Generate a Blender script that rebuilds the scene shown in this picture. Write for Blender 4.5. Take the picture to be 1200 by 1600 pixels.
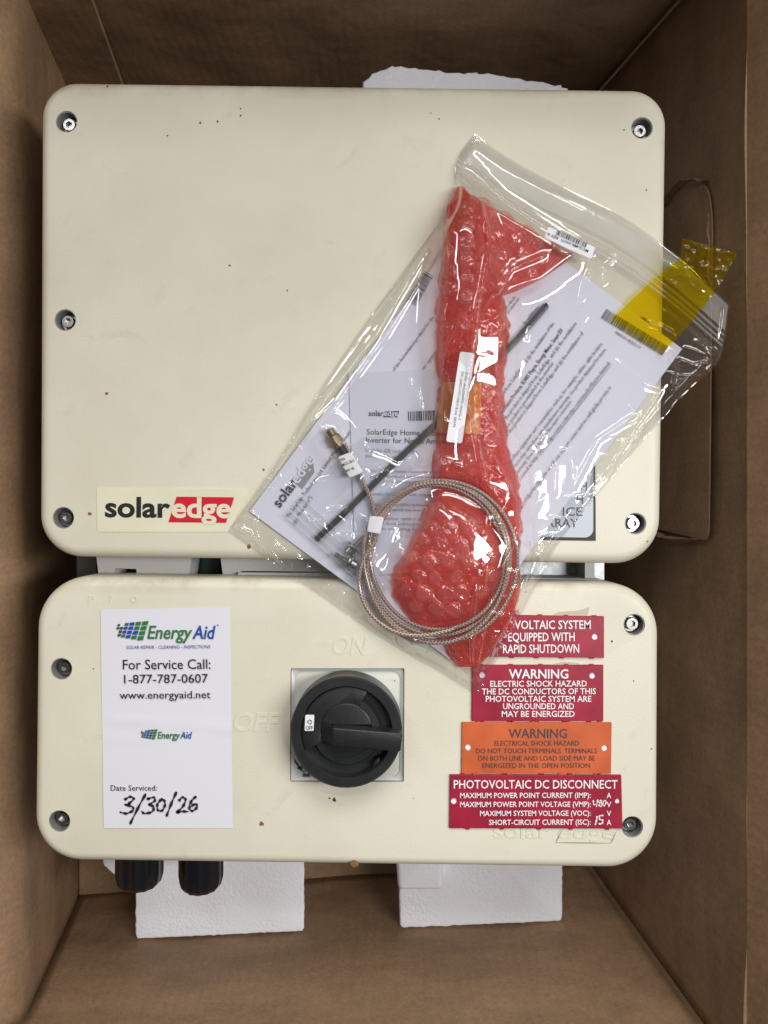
import bpy, bmesh, math, random
import numpy as np
from mathutils import Vector, Matrix

random.seed(7)
rng = np.random.default_rng(7)
R = math.radians
for o in list(bpy.data.objects):
    bpy.data.objects.remove(o)
scene = bpy.context.scene
COL = scene.collection

# ------------------------------------------------------------------ camera
F = 1202.0            # focal length in photograph pixels (1200 x 1600)
ZC = 0.220            # height of the inverter's front covers above the box floor
CAMZ = ZC + 0.457
cam = bpy.data.cameras.new('Camera')
cam.sensor_fit = 'VERTICAL'; cam.sensor_height = 24.0
cam.lens = 24.0 * F / 1600.0
cam.clip_start = 0.01; cam.clip_end = 50
co = bpy.data.objects.new('Camera', cam); COL.objects.link(co)
co.location = (0, 0, CAMZ)
scene.camera = co

# ------------------------------------------------------------------ world and lamps
w = bpy.data.worlds.new('World'); scene.world = w; w.use_nodes = True
bg = w.node_tree.nodes['Background']
bg.inputs[0].default_value = (0.93, 0.96, 1.0, 1); bg.inputs[1].default_value = 0.06

def area(name, loc, target, sx, sy, power, col):
    l = bpy.data.lights.new(name, 'AREA'); l.shape = 'RECTANGLE'
    l.size = sx; l.size_y = sy; l.energy = power; l.color = col
    o = bpy.data.objects.new(name, l); COL.objects.link(o); o.location = loc
    d = Vector(target) - Vector(loc)
    o.rotation_euler = d.to_track_quat('-Z', 'Y').to_euler()
    return o
area('ceiling_panel_far', (0.35, 1.75, 1.75), (0.05, 0.0, 0.2), 1.4, 0.7, 29, (1.0, 0.985, 0.95))
area('ceiling_tube_far', (0.25, 1.35, 2.4), (0.05, 0.0, 0.2), 1.3, 0.08, 9, (1.0, 0.99, 0.97))
area('added_fill_left', (-0.95, 1.05, 2.0), (0.1, 0.0, 0.2), 0.10, 1.3, 7, (1.0, 0.99, 0.97))  # fill lamp added on the left to brighten the box's right wall
area('ceiling_tube_side', (0.88, 0.05, 1.35), (0.0, -0.1, 0.2), 0.14, 1.0, 17, (1.0, 0.985, 0.96))

scene.view_settings.view_transform = 'Standard'
scene.view_settings.look = 'None'
scene.view_settings.exposure = -0.08
scene.view_settings.gamma = 1.0
scene.render.engine = 'CYCLES'
scene.cycles.transparent_max_bounces = 24
scene.cycles.max_bounces = 10
scene.cycles.sample_clamp_indirect = 6.0

# ------------------------------------------------------------------ helpers
def P(px, py, z):
    s = (CAMZ - z) / F
    return (( px - 600.0) * s, (800.0 - py) * s, z)

def sc(z):                      # metres for one photograph pixel at height z
    return (CAMZ - z) / F

WL = {}
def empty(name, loc, label, cat, group=None):
    o = bpy.data.objects.new(name, None); COL.objects.link(o)
    o.empty_display_size = 0.02
    o.location = loc; WL[o] = Vector(loc)
    o['label'] = label; o['category'] = cat
    if group: o['group'] = group
    return o

def link(name, me, mat, parent=None, recentre=True):
    o = bpy.data.objects.new(name, me); COL.objects.link(o)
    if mat is not None:
        me.materials.clear()
        for m in (mat if isinstance(mat, (list, tuple)) else [mat]): me.materials.append(m)
    c = Vector((0, 0, 0))
    if recentre and len(me.vertices):
        a = np.empty(len(me.vertices) * 3); me.vertices.foreach_get('co', a); a = a.reshape(-1, 3)
        mn, mx = a.min(0), a.max(0)
        c = Vector(((mn[0] + mx[0]) / 2, (mn[1] + mx[1]) / 2, mn[2]))
        a -= np.array(c); me.vertices.foreach_set('co', a.ravel()); me.update()
    o.location = c; WL[o] = c
    if parent is not None:
        o.parent = parent
        o.matrix_parent_inverse = Matrix.Translation(-WL[parent])
    return o

def tag(o, label, cat=None, group=None, kind=None):
    if label: o['label'] = label
    if cat: o['category'] = cat
    if group: o['group'] = group
    if kind: o['kind'] = kind
    return o

def mesh(verts, faces, smooth=True, sharp=None):
    me = bpy.data.meshes.new('m')
    me.from_pydata([tuple(v) for v in verts], [], faces)
    me.polygons.foreach_set('use_smooth', [smooth] * len(me.polygons))
    me.update()
    if sharp is not None and smooth:
        me.set_sharp_from_angle(angle=R(sharp))
    return me

def grid_mesh(V, smooth=True, closed_u=False):
    """V: array (n, m, 3)"""
    n, m = V.shape[:2]
    idx = np.arange(n * m).reshape(n, m)
    if closed_u:
        idx2 = np.vstack([idx, idx[:1]])
    else:
        idx2 = idx
    a = idx2[:-1, :-1].ravel(); b = idx2[1:, :-1].ravel(); c = idx2[1:, 1:].ravel(); d = idx2[:-1, 1:].ravel()
    f = np.stack([a, b, c, d], 1)
    me = bpy.data.meshes.new('m')
    me.vertices.add(n * m); me.vertices.foreach_set('co', V.reshape(-1, 3).ravel())
    me.loops.add(f.size); me.loops.foreach_set('vertex_index', f.ravel().astype(np.int32))
    me.polygons.add(len(f))
    me.polygons.foreach_set('loop_start', np.arange(0, f.size, 4, dtype=np.int32))
    me.polygons.foreach_set('use_smooth', np.full(len(f), smooth))
    me.update(calc_edges=True); me.validate()
    return me

def join(parts):
    """parts: list of (verts, faces) -> one"""
    V, Fc = [], []
    for v, f in parts:
        k = len(V); V += [tuple(q) for q in v]; Fc += [[i + k for i in g] for g in f]
    return V, Fc

def rounded(corners, radii, seg=10):
    """rounded polygon, corners counter-clockwise or clockwise 2-D"""
    out = []; n = len(corners)
    for i in range(n):
        p = Vector(corners[i]); a = Vector(corners[i - 1]); b = Vector(corners[(i + 1) % n])
        r = radii[i] if isinstance(radii, (list, tuple)) else radii
        u = (a - p).normalized(); v = (b - p).normalized()
        ang = u.angle(v); t = r / math.tan(ang / 2)
        if r <= 0: out.append(tuple(p)); continue
        c = p + (u + v).normalized() * (r / math.sin(ang / 2))
        s = p + u * t; e = p + v * t
        a0 = math.atan2(s.y - c.y, s.x - c.x); a1 = math.atan2(e.y - c.y, e.x - c.x)
        d = (a1 - a0 + math.pi) % (2 * math.pi) - math.pi
        for k in range(seg + 1):
            q = a0 + d * k / seg
            out.append((c.x + r * math.cos(q), c.y + r * math.sin(q)))
    return out

def ccw(pts):
    s = sum(pts[i - 1][0] * pts[i][1] - pts[i][0] * pts[i - 1][1] for i in range(len(pts)))
    return pts if s > 0 else pts[::-1]

def inset(pts, d):
    n = len(pts); out = []
    for i in range(n):
        a = Vector(pts[i - 1]); b = Vector(pts[(i + 1) % n]); p = Vector(pts[i])
        e1 = (p - a); e2 = (b - p)
        if e1.length < 1e-9: e1 = e2
        if e2.length < 1e-9: e2 = e1
        t = (e1.normalized() + e2.normalized())
        nrm = Vector((-t.y, t.x)).normalized()
        cosh = max(0.35, nrm.dot(Vector((-e1.y, e1.x)).normalized()))
        q = p + nrm * d / cosh
        out.append((q.x, q.y))
    return out

def slab(outline, z0, z1, bev=0.0, seg=5, close_bottom=True):
    """closed extruded outline with a rounded top edge"""
    pts = ccw(list(outline)); rings = [[(x, y, z0) for x, y in pts]]
    if bev > 0:
        for k in range(seg + 1):
            a = (math.pi / 2) * k / seg
            rings.append([(x, y, z1 - bev + bev * math.sin(a)) for x, y in inset(pts, bev * (1 - math.cos(a)))])
    else:
        rings.append([(x, y, z1) for x, y in pts])
    n = len(pts); V = [v for r in rings for v in r]; Fc = []
    for k in range(len(rings) - 1):
        for i in range(n):
            j = (i + 1) % n
            Fc.append([k * n + i, k * n + j, (k + 1) * n + j, (k + 1) * n + i])
    Fc.append([(len(rings) - 1) * n + i for i in range(n)])
    if close_bottom: Fc.append([i for i in range(n)][::-1])
    return V, Fc

def slab_mesh(outline, z0, z1, bev=0.0, seg=5, sharp=40):
    V, Fc = slab(outline, z0, z1, bev, seg)
    me = mesh(V, Fc, True)
    # the flat caps stay flat
    n = len(me.polygons); me.polygons[n - 1].use_smooth = False; me.polygons[n - 2].use_smooth = False
    me.set_sharp_from_angle(angle=R(sharp))
    return me

def lathe(profile, c, axis=(0, 0, 1), seg=32, facet=None):
    """profile list of (r, h) ; axis direction"""
    ax = Vector(axis).normalized()
    u = ax.orthogonal().normalized(); v = ax.cross(u)
    V = []; Fc = []; n = len(profile)
    for r, h in profile:
        for k in range(seg):
            a = 2 * math.pi * k / seg
            rr = r * (facet(k) if facet else 1.0)
            V.append(Vector(c) + ax * h + u * (rr * math.cos(a)) + v * (rr * math.sin(a)))
    for i in range(n - 1):
        for k in range(seg):
            j = (k + 1) % seg
            Fc.append([i * seg + k, i * seg + j, (i + 1) * seg + j, (i + 1) * seg + k])
    Fc.append([(n - 1) * seg + k for k in range(seg)])
    Fc.append([k for k in range(seg)][::-1])
    return V, Fc

def box(x0, x1, y0, y1, z0, z1):
    V = [(x0, y0, z0), (x1, y0, z0), (x1, y1, z0), (x0, y1, z0), (x0, y0, z1), (x1, y0, z1), (x1, y1, z1), (x0, y1, z1)]
    return V, [[3, 2, 1, 0], [4, 5, 6, 7], [0, 1, 5, 4], [1, 2, 6, 5], [2, 3, 7, 6], [3, 0, 4, 7]]

def prism(pts_px, z0, z1):
    """outline in pixels (measured at its top height z1)"""
    o = [P(x, y, z1)[:2] for x, y in pts_px]
    return slab(o, z0, z1)

def tube(path, r, seg=8, caps=True):
    """tube with UV (u round, v along in metres); path list of Vector"""
    pts = [Vector(p) for p in path]; n = len(pts)
    V = np.zeros((n, seg, 3)); L = [0.0]
    t = (pts[1] - pts[0]).normalized(); up = t.orthogonal().normalized()
    for i in range(n):
        tt = (pts[min(i + 1, n - 1)] - pts[max(i - 1, 0)]).normalized()
        up = (up - tt * up.dot(tt)).normalized(); s = tt.cross(up)
        rr = r[i] if hasattr(r, '__len__') else r
        for k in range(seg):
            a = 2 * math.pi * k / seg
            V[i, k] = pts[i] + up * (rr * math.cos(a)) + s * (rr * math.sin(a))
        if i: L.append(L[-1] + (pts[i] - pts[i - 1]).length)
    verts = V.reshape(-1, 3); Fc = []; uv = []
    for i in range(n - 1):
        for k in range(seg):
            j = (k + 1) % seg
            Fc.append([i * seg + k, i * seg + j, (i + 1) * seg + j, (i + 1) * seg + k])
            uv += [(k / seg, L[i]), ((k + 1) / seg, L[i]), ((k + 1) / seg, L[i + 1]), (k / seg, L[i + 1])]
    if caps:
        Fc.append([k for k in range(seg)][::-1]); Fc.append([(n - 1) * seg + k for k in range(seg)])
        uv += [(0, 0)] * (2 * seg)
    return [tuple(q) for q in verts], Fc, uv

def tube_mesh(path, r, seg=8):
    V, Fc, uv = tube(path, r, seg)
    me = mesh(V, Fc, True, 50)
    l = me.uv_layers.new(name='UV')
    l.data.foreach_set('uv', np.array(uv, dtype=np.float32).ravel())
    return me

def spline(pts, n):
    """Catmull-Rom through points"""
    pts = [Vector(p) for p in pts]; q = [pts[0] * 2 - pts[1]] + pts + [pts[-1] * 2 - pts[-2]]
    out = []
    for i in range(1, len(q) - 2):
        for k in range(n):
            t = k / n
            a, b, c, d = q[i - 1], q[i], q[i + 1], q[i + 2]
            out.append(0.5 * ((2 * b) + (c - a) * t + (2 * a - 5 * b + 4 * c - d) * t * t + (3 * b - a - 3 * c + d) * t ** 3))
    out.append(pts[-1]); return out

# ------------------------------------------------------------------ materials
def newmat(name):
    m = bpy.data.materials.new(name); m.use_nodes = True
    nt = m.node_tree; nt.nodes.clear()
    out = nt.nodes.new('ShaderNodeOutputMaterial')
    return m, nt, out

def N(nt, t, **kw):
    n = nt.nodes.new(t)
    for k, v in kw.items():
        if k.startswith('i_'):
            key = k[2:]
            n.inputs[int(key) if key.isdigit() else key.replace('_', ' ')].default_value = v
        else: setattr(n, k, v)
    return n

def c4(c): return (c[0], c[1], c[2], 1.0)

def simple(name, col, rough=0.5, metal=0.0, bump=0.0, bscale=400, var=0.0, vscale=40, coat=0.0, spec=0.5):
    m, nt, out = newmat(name)
    b = N(nt, 'ShaderNodeBsdfPrincipled'); nt.links.new(b.outputs[0], out.inputs[0])
    b.inputs['Base Color'].default_value = c4(col); b.inputs['Roughness'].default_value = rough
    b.inputs['Metallic'].default_value = metal; b.inputs['Coat Weight'].default_value = coat
    b.inputs['Specular IOR Level'].default_value = spec
    tc = N(nt, 'ShaderNodeTexCoord')
    if var > 0:
        n = N(nt, 'ShaderNodeTexNoise', i_Scale=vscale, i_Detail=5.0); nt.links.new(tc.outputs['Object'], n.inputs['Vector'])
        r = N(nt, 'ShaderNodeValToRGB'); nt.links.new(n.outputs[0], r.inputs[0])
        r.color_ramp.elements[0].position = 0.3; r.color_ramp.elements[1].position = 0.7
        r.color_ramp.elements[0].color = c4([x * (1 - var) for x in col]); r.color_ramp.elements[1].color = c4([min(1, x * (1 + var * .6)) for x in col])
        nt.links.new(r.outputs[0], b.inputs['Base Color'])
    if bump > 0:
        n = N(nt, 'ShaderNodeTexNoise', i_Scale=bscale, i_Detail=3.0); nt.links.new(tc.outputs['Object'], n.inputs['Vector'])
        bp = N(nt, 'ShaderNodeBump', i_Strength=bump, i_Distance=0.001); nt.links.new(n.outputs[0], bp.inputs['Height'])
        nt.links.new(bp.outputs[0], b.inputs['Normal'])
    return m

def mat_cover():
    m, nt, out = newmat('cream_powder_coat')
    b = N(nt, 'ShaderNodeBsdfPrincipled', i_Roughness=0.42); nt.links.new(b.outputs[0], out.inputs[0])
    tc = N(nt, 'ShaderNodeTexCoord')
    n1 = N(nt, 'ShaderNodeTexNoise', i_Scale=9.0, i_Detail=4.0, i_Roughness=0.6); nt.links.new(tc.outputs['Object'], n1.inputs['Vector'])
    r1 = N(nt, 'ShaderNodeValToRGB'); nt.links.new(n1.outputs[0], r1.inputs[0])
    e = r1.color_ramp.elements
    e[0].position = 0.28; e[0].color = (0.655, 0.62, 0.50, 1); e[1].position = 0.62; e[1].color = (0.73, 0.70, 0.58, 1)
    # faint smudges
    n2 = N(nt, 'ShaderNodeTexNoise', i_Scale=38.0, i_Detail=6.0, i_Roughness=0.65, i_Distortion=0.6); nt.links.new(tc.outputs['Object'], n2.inputs['Vector'])
    r2 = N(nt, 'ShaderNodeValToRGB'); nt.links.new(n2.outputs[0], r2.inputs[0])
    e = r2.color_ramp.elements
    e[0].position = 0.60; e[0].color = (0, 0, 0, 1); e[1].position = 0.85; e[1].color = (0.5, 0.5, 0.5, 1)
    mx = N(nt, 'ShaderNodeMix', data_type='RGBA'); mx.inputs[7].default_value = (0.46, 0.42, 0.32, 1)
    nt.links.new(r2.outputs[0], mx.inputs[0]); nt.links.new(r1.outputs[0], mx.inputs[6])
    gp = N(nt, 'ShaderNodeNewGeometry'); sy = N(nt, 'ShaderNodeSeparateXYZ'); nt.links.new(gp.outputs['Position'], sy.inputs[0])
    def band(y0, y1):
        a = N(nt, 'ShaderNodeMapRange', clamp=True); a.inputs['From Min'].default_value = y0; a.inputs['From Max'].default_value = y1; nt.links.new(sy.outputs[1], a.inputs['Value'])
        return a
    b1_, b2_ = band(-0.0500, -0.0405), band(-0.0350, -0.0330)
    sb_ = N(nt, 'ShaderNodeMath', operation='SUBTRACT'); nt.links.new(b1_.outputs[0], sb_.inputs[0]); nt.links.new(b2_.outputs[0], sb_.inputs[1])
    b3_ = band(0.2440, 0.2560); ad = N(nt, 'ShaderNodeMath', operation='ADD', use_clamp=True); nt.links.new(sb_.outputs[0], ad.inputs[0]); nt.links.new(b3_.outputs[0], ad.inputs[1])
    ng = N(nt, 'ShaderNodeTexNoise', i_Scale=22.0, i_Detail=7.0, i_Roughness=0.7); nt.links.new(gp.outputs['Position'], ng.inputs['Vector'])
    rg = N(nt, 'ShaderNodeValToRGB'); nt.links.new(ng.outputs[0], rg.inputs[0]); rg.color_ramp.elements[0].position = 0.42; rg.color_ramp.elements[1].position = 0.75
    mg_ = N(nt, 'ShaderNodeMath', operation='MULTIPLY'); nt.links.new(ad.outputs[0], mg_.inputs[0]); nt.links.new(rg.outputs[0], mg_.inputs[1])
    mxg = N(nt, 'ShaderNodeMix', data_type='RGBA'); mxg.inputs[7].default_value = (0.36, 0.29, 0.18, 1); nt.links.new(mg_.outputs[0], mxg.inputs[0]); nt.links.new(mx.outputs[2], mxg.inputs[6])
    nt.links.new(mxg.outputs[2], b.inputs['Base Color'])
    n3 = N(nt, 'ShaderNodeTexNoise', i_Scale=900.0, i_Detail=2.0); nt.links.new(tc.outputs['Object'], n3.inputs['Vector'])
    n4 = N(nt, 'ShaderNodeTexNoise', i_Scale=14.0, i_Detail=2.0); nt.links.new(tc.outputs['Object'], n4.inputs['Vector'])
    b1 = N(nt, 'ShaderNodeBump', i_Strength=0.11, i_Distance=0.001); nt.links.new(n3.outputs[0], b1.inputs['Height'])
    b2 = N(nt, 'ShaderNodeBump', i_Strength=0.15, i_Distance=0.004); nt.links.new(n4.outputs[0], b2.inputs['Height'])
    nt.links.new(b1.outputs[0], b2.inputs['Normal']); nt.links.new(b2.outputs[0], b.inputs['Normal'])
    return m

def mat_card(name, along='Y', col=(0.275, 0.172, 0.098)):
    """kraft board; 'along' = direction the flutes run across"""
    m, nt, out = newmat(name)
    b = N(nt, 'ShaderNodeBsdfPrincipled', i_Roughness=0.62); nt.links.new(b.outputs[0], out.inputs[0])
    b.inputs['Specular IOR Level'].default_value = 0.35
    g = N(nt, 'ShaderNodeNewGeometry'); mp = N(nt, 'ShaderNodeMapping')
    nt.links.new(g.outputs['Position'], mp.inputs['Vector'])
    st = {'Y': (1, 1, 2.2), 'X': (1, 1, 2.2), 'Z': (1, 2, 1)}[along]
    mp.inputs['Scale'].default_value = (20 * st[0], 20 * st[1], 20 * st[2])
    n1 = N(nt, 'ShaderNodeTexNoise', i_Scale=1.0, i_Detail=8.0, i_Roughness=0.62); nt.links.new(mp.outputs[0], n1.inputs['Vector'])
    r1 = N(nt, 'ShaderNodeValToRGB'); nt.links.new(n1.outputs[0], r1.inputs[0])
    e = r1.color_ramp.elements
    e[0].position = 0.25; e[0].color = c4([x * 0.74 for x in col]); e[1].position = 0.72; e[1].color = c4([x * 1.18 for x in col])
    # fibres
    n2 = N(nt, 'ShaderNodeTexNoise', i_Scale=420.0, i_Detail=3.0); nt.links.new(g.outputs['Position'], n2.inputs['Vector'])
    mx = N(nt, 'ShaderNodeMix', data_type='RGBA', blend_type='OVERLAY'); mx.inputs[0].default_value = 0.3
    nt.links.new(r1.outputs[0], mx.inputs[6]); nt.links.new(n2.outputs[0], mx.inputs[7])
    # pale scuffs
    mp2 = N(nt, 'ShaderNodeMapping'); nt.links.new(g.outputs['Position'], mp2.inputs['Vector'])
    mp2.inputs['Scale'].default_value = (26, 26, 60); mp2.inputs['Rotation'].default_value = (0.5, 0.4, 0.6)
    n5 = N(nt, 'ShaderNodeTexNoise', i_Scale=1.0, i_Detail=9.0, i_Roughness=0.7); nt.links.new(mp2.outputs[0], n5.inputs['Vector'])
    r5 = N(nt, 'ShaderNodeValToRGB'); nt.links.new(n5.outputs[0], r5.inputs[0])
    r5.color_ramp.elements[0].position = 0.56; r5.color_ramp.elements[0].color = (0, 0, 0, 1)
    r5.color_ramp.elements[1].position = 0.85; r5.color_ramp.elements[1].color = (0.45, 0.45, 0.45, 1)
    mx2 = N(nt, 'ShaderNodeMix', data_type='RGBA'); mx2.inputs[7].default_value = c4([min(1, x * 1.7) for x in col])
    nt.links.new(r5.outputs[0], mx2.inputs[0]); nt.links.new(mx.outputs[2], mx2.inputs[6])
    # flutes showing through the liner
    wv = N(nt, 'ShaderNodeTexWave', wave_type='BANDS', bands_direction=along)
    wv.inputs['Scale'].default_value = 42.0; wv.inputs['Distortion'].default_value = 0.6; wv.inputs['Detail'].default_value = 1.0
    nt.links.new(g.outputs['Position'], wv.inputs['Vector'])
    wm = N(nt, 'ShaderNodeMapRange'); wm.inputs['To Min'].default_value = 0.975; wm.inputs['To Max'].default_value = 1.01; nt.links.new(wv.outputs[0], wm.inputs['Value'])
    mw = N(nt, 'ShaderNodeMix', data_type='RGBA', blend_type='MULTIPLY'); mw.inputs[0].default_value = 1.0
    nt.links.new(mx2.outputs[2], mw.inputs[6]); nt.links.new(wm.outputs[0], mw.inputs[7]); nt.links.new(mw.outputs[2], b.inputs['Base Color'])
    n4 = N(nt, 'ShaderNodeTexNoise', i_Scale=16.0, i_Detail=4.0); nt.links.new(g.outputs['Position'], n4.inputs['Vector'])
    b1 = N(nt, 'ShaderNodeBump', i_Strength=0.06, i_Distance=0.0008); nt.links.new(wv.outputs[0], b1.inputs['Height'])
    b2 = N(nt, 'ShaderNodeBump', i_Strength=0.5, i_Distance=0.006); nt.links.new(n4.outputs[0], b2.inputs['Height'])
    b3 = N(nt, 'ShaderNodeBump', i_Strength=0.15, i_Distance=0.0005); nt.links.new(n2.outputs[0], b3.inputs['Height'])
    nt.links.new(b1.outputs[0], b2.inputs['Normal']); nt.links.new(b2.outputs[0], b3.inputs['Normal']); nt.links.new(b3.outputs[0], b.inputs['Normal'])
    return m

def mat_foam():
    m, nt, out = newmat('expanded_foam')
    b = N(nt, 'ShaderNodeBsdfPrincipled', i_Roughness=0.55); nt.links.new(b.outputs[0], out.inputs[0])
    b.inputs['Base Color'].default_value = (0.90, 0.91, 0.99, 1)
    b.inputs['Subsurface Weight'].default_value = 0.25; b.inputs['Subsurface Radius'].default_value = (0.004, 0.004, 0.005)
    tc = N(nt, 'ShaderNodeNewGeometry')
    v = N(nt, 'ShaderNodeTexVoronoi', i_Scale=380.0); nt.links.new(tc.outputs['Position'], v.inputs['Vector'])
    n = N(nt, 'ShaderNodeTexNoise', i_Scale=30.0, i_Detail=3.0); nt.links.new(tc.outputs['Position'], n.inputs['Vector'])
    pn = N(nt, 'ShaderNodeMath', operation='MULTIPLY_ADD'); nt.links.new(n.outputs[0], pn.inputs[0]); pn.inputs[1].default_value = 2.4; pn.inputs[2].default_value = -0.55
    mu = N(nt, 'ShaderNodeMath', operation='MULTIPLY'); nt.links.new(v.outputs['Distance'], mu.inputs[0]); nt.links.new(pn.outputs[0], mu.inputs[1])
    bp = N(nt, 'ShaderNodeBump', i_Strength=0.40, i_Distance=0.0008, invert=True); nt.links.new(mu.outputs[0], bp.inputs['Height'])
    nt.links.new(bp.outputs[0], b.inputs['Normal'])
    return m

def mat_film(name, tint=(0.97, 0.97, 0.97), refl=0.05, milk=0.05, rough=0.05, wrinkle=0.25, wscale=60, milkcol=(0.9, 0.9, 0.9)):
    m, nt, out = newmat(name)
    tr = N(nt, 'ShaderNodeBsdfTransparent'); tr.inputs[0].default_value = c4(tint)
    gl = N(nt, 'ShaderNodeBsdfAnisotropic'); gl.inputs['Roughness'].default_value = rough; gl.inputs[0].default_value = (1, 1, 1, 1)
    df = N(nt, 'ShaderNodeBsdfDiffuse'); df.inputs[0].default_value = c4(milkcol)
    lw = N(nt, 'ShaderNodeLayerWeight'); lw.inputs[0].default_value = 0.5
    tc = N(nt, 'ShaderNodeNewGeometry')
    n = N(nt, 'ShaderNodeTexNoise', i_Scale=wscale, i_Detail=4.0, i_Distortion=0.8); nt.links.new(tc.outputs['Position'], n.inputs['Vector'])
    bp = N(nt, 'ShaderNodeBump', i_Strength=wrinkle, i_Distance=0.004); nt.links.new(n.outputs[0], bp.inputs['Height'])
    nt.links.new(bp.outputs[0], gl.inputs['Normal'])
    pw = N(nt, 'ShaderNodeMath', operation='POWER'); nt.links.new(lw.outputs['Facing'], pw.inputs[0]); pw.inputs[1].default_value = 3.0
    ma = N(nt, 'ShaderNodeMath', operation='MULTIPLY_ADD', use_clamp=True); nt.links.new(pw.outputs[0], ma.inputs[0]); ma.inputs[1].default_value = 0.75; ma.inputs[2].default_value = refl
    m1 = N(nt, 'ShaderNodeMixShader'); m1.inputs[0].default_value = milk
    nt.links.new(tr.outputs[0], m1.inputs[1]); nt.links.new(df.outputs[0], m1.inputs[2])
    m2 = N(nt, 'ShaderNodeMixShader'); nt.links.new(ma.outputs[0], m2.inputs[0])
    nt.links.new(m1.outputs[0], m2.inputs[1]); nt.links.new(gl.outputs[0], m2.inputs[2])
    nt.links.new(m2.outputs[0], out.inputs[0])
    return m

def mat_wrap(name, alpha, rough=0.10, tint=(0.99, 0.60, 0.56), refl=0.07, dark=(0.88, 0.065, 0.045), light=(0.95, 0.21, 0.165), bump=0.28):
    """thin red film: part see-through, part tinted scatter, with a clear gloss"""
    m, nt, out = newmat(name)
    tc = N(nt, 'ShaderNodeNewGeometry')
    n = N(nt, 'ShaderNodeTexNoise', i_Scale=55.0, i_Detail=5.0, i_Roughness=0.6); nt.links.new(tc.outputs['Position'], n.inputs['Vector'])
    r = N(nt, 'ShaderNodeValToRGB'); nt.links.new(n.outputs[0], r.inputs[0])
    e = r.color_ramp.elements
    e[0].position = 0.3; e[0].color = tuple(dark) + (1,); e[1].position = 0.7; e[1].color = tuple(light) + (1,)
    df = N(nt, 'ShaderNodeBsdfDiffuse'); tl = N(nt, 'ShaderNodeBsdfTranslucent')
    nt.links.new(r.outputs[0], df.inputs[0]); nt.links.new(r.outputs[0], tl.inputs[0])
    ms = N(nt, 'ShaderNodeMixShader'); ms.inputs[0].default_value = 0.3; nt.links.new(df.outputs[0], ms.inputs[1]); nt.links.new(tl.outputs[0], ms.inputs[2])
    tr = N(nt, 'ShaderNodeBsdfTransparent'); tr.inputs[0].default_value = c4(tint)
    ma = N(nt, 'ShaderNodeMixShader'); ma.inputs[0].default_value = alpha; nt.links.new(tr.outputs[0], ma.inputs[1]); nt.links.new(ms.outputs[0], ma.inputs[2])
    gl = N(nt, 'ShaderNodeBsdfAnisotropic'); gl.inputs['Roughness'].default_value = rough
    n2 = N(nt, 'ShaderNodeTexNoise', i_Scale=260.0, i_Detail=2.0, i_Distortion=1.5); nt.links.new(tc.outputs['Position'], n2.inputs['Vector'])
    bp = N(nt, 'ShaderNodeBump', i_Strength=bump, i_Distance=0.002); nt.links.new(n2.outputs[0], bp.inputs['Height']); nt.links.new(bp.outputs[0], gl.inputs['Normal'])
    lw = N(nt, 'ShaderNodeLayerWeight'); lw.inputs[0].default_value = 0.5
    pw = N(nt, 'ShaderNodeMath', operation='POWER'); nt.links.new(lw.outputs['Facing'], pw.inputs[0]); pw.inputs[1].default_value = 3.0
    fa = N(nt, 'ShaderNodeMath', operation='MULTIPLY_ADD', use_clamp=True); nt.links.new(pw.outputs[0], fa.inputs[0]); fa.inputs[1].default_value = 0.5; fa.inputs[2].default_value = refl
    mg = N(nt, 'ShaderNodeMixShader'); nt.links.new(fa.outputs[0], mg.inputs[0]); nt.links.new(ma.outputs[0], mg.inputs[1]); nt.links.new(gl.outputs[0], mg.inputs[2])
    nt.links.new(mg.outputs[0], out.inputs[0])
    return m

def mat_braid():
    m, nt, out = newmat('braided_copper_cable')
    b = N(nt, 'ShaderNodeBsdfPrincipled', i_Roughness=0.28); nt.links.new(b.outputs[0], out.inputs[0])
    b.inputs['Metallic'].default_value = 0.35; b.inputs['Coat Weight'].default_value = 0.8; b.inputs['Coat Roughness'].default_value = 0.08
    uv = N(nt, 'ShaderNodeUVMap'); sp = N(nt, 'ShaderNodeSeparateXYZ'); nt.links.new(uv.outputs[0], sp.inputs[0])
    def wave(sign):
        a = N(nt, 'ShaderNodeMath', operation='MULTIPLY'); nt.links.new(sp.outputs[0], a.inputs[0]); a.inputs[1].default_value = 6.2832 * 3 * sign
        c = N(nt, 'ShaderNodeMath', operation='MULTIPLY_ADD'); nt.links.new(sp.outputs[1], c.inputs[0]); c.inputs[1].default_value = 6.2832 / 0.0021
        nt.links.new(a.outputs[0], c.inputs[2])
        s = N(nt, 'ShaderNodeMath', operation='SINE'); nt.links.new(c.outputs[0], s.inputs[0]); return s
    s1, s2 = wave(1), wave(-1)
    mxm = N(nt, 'ShaderNodeMath', operation='MAXIMUM'); nt.links.new(s1.outputs[0], mxm.inputs[0]); nt.links.new(s2.outputs[0], mxm.inputs[1])
    r = N(nt, 'ShaderNodeValToRGB'); nt.links.new(mxm.outputs[0], r.inputs[0])
    e = r.color_ramp.elements
    e[0].position = 0.1; e[0].color = (0.20, 0.12, 0.095, 1); e[1].position = 0.95; e[1].color = (0.54, 0.41, 0.345, 1)
    nt.links.new(r.outputs[0], b.inputs['Base Color'])
    bp = N(nt, 'ShaderNodeBump', i_Strength=0.5, i_Distance=0.0005); nt.links.new(mxm.outputs[0], bp.inputs['Height']); nt.links.new(bp.outputs[0], b.inputs['Normal'])
    return m

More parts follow.
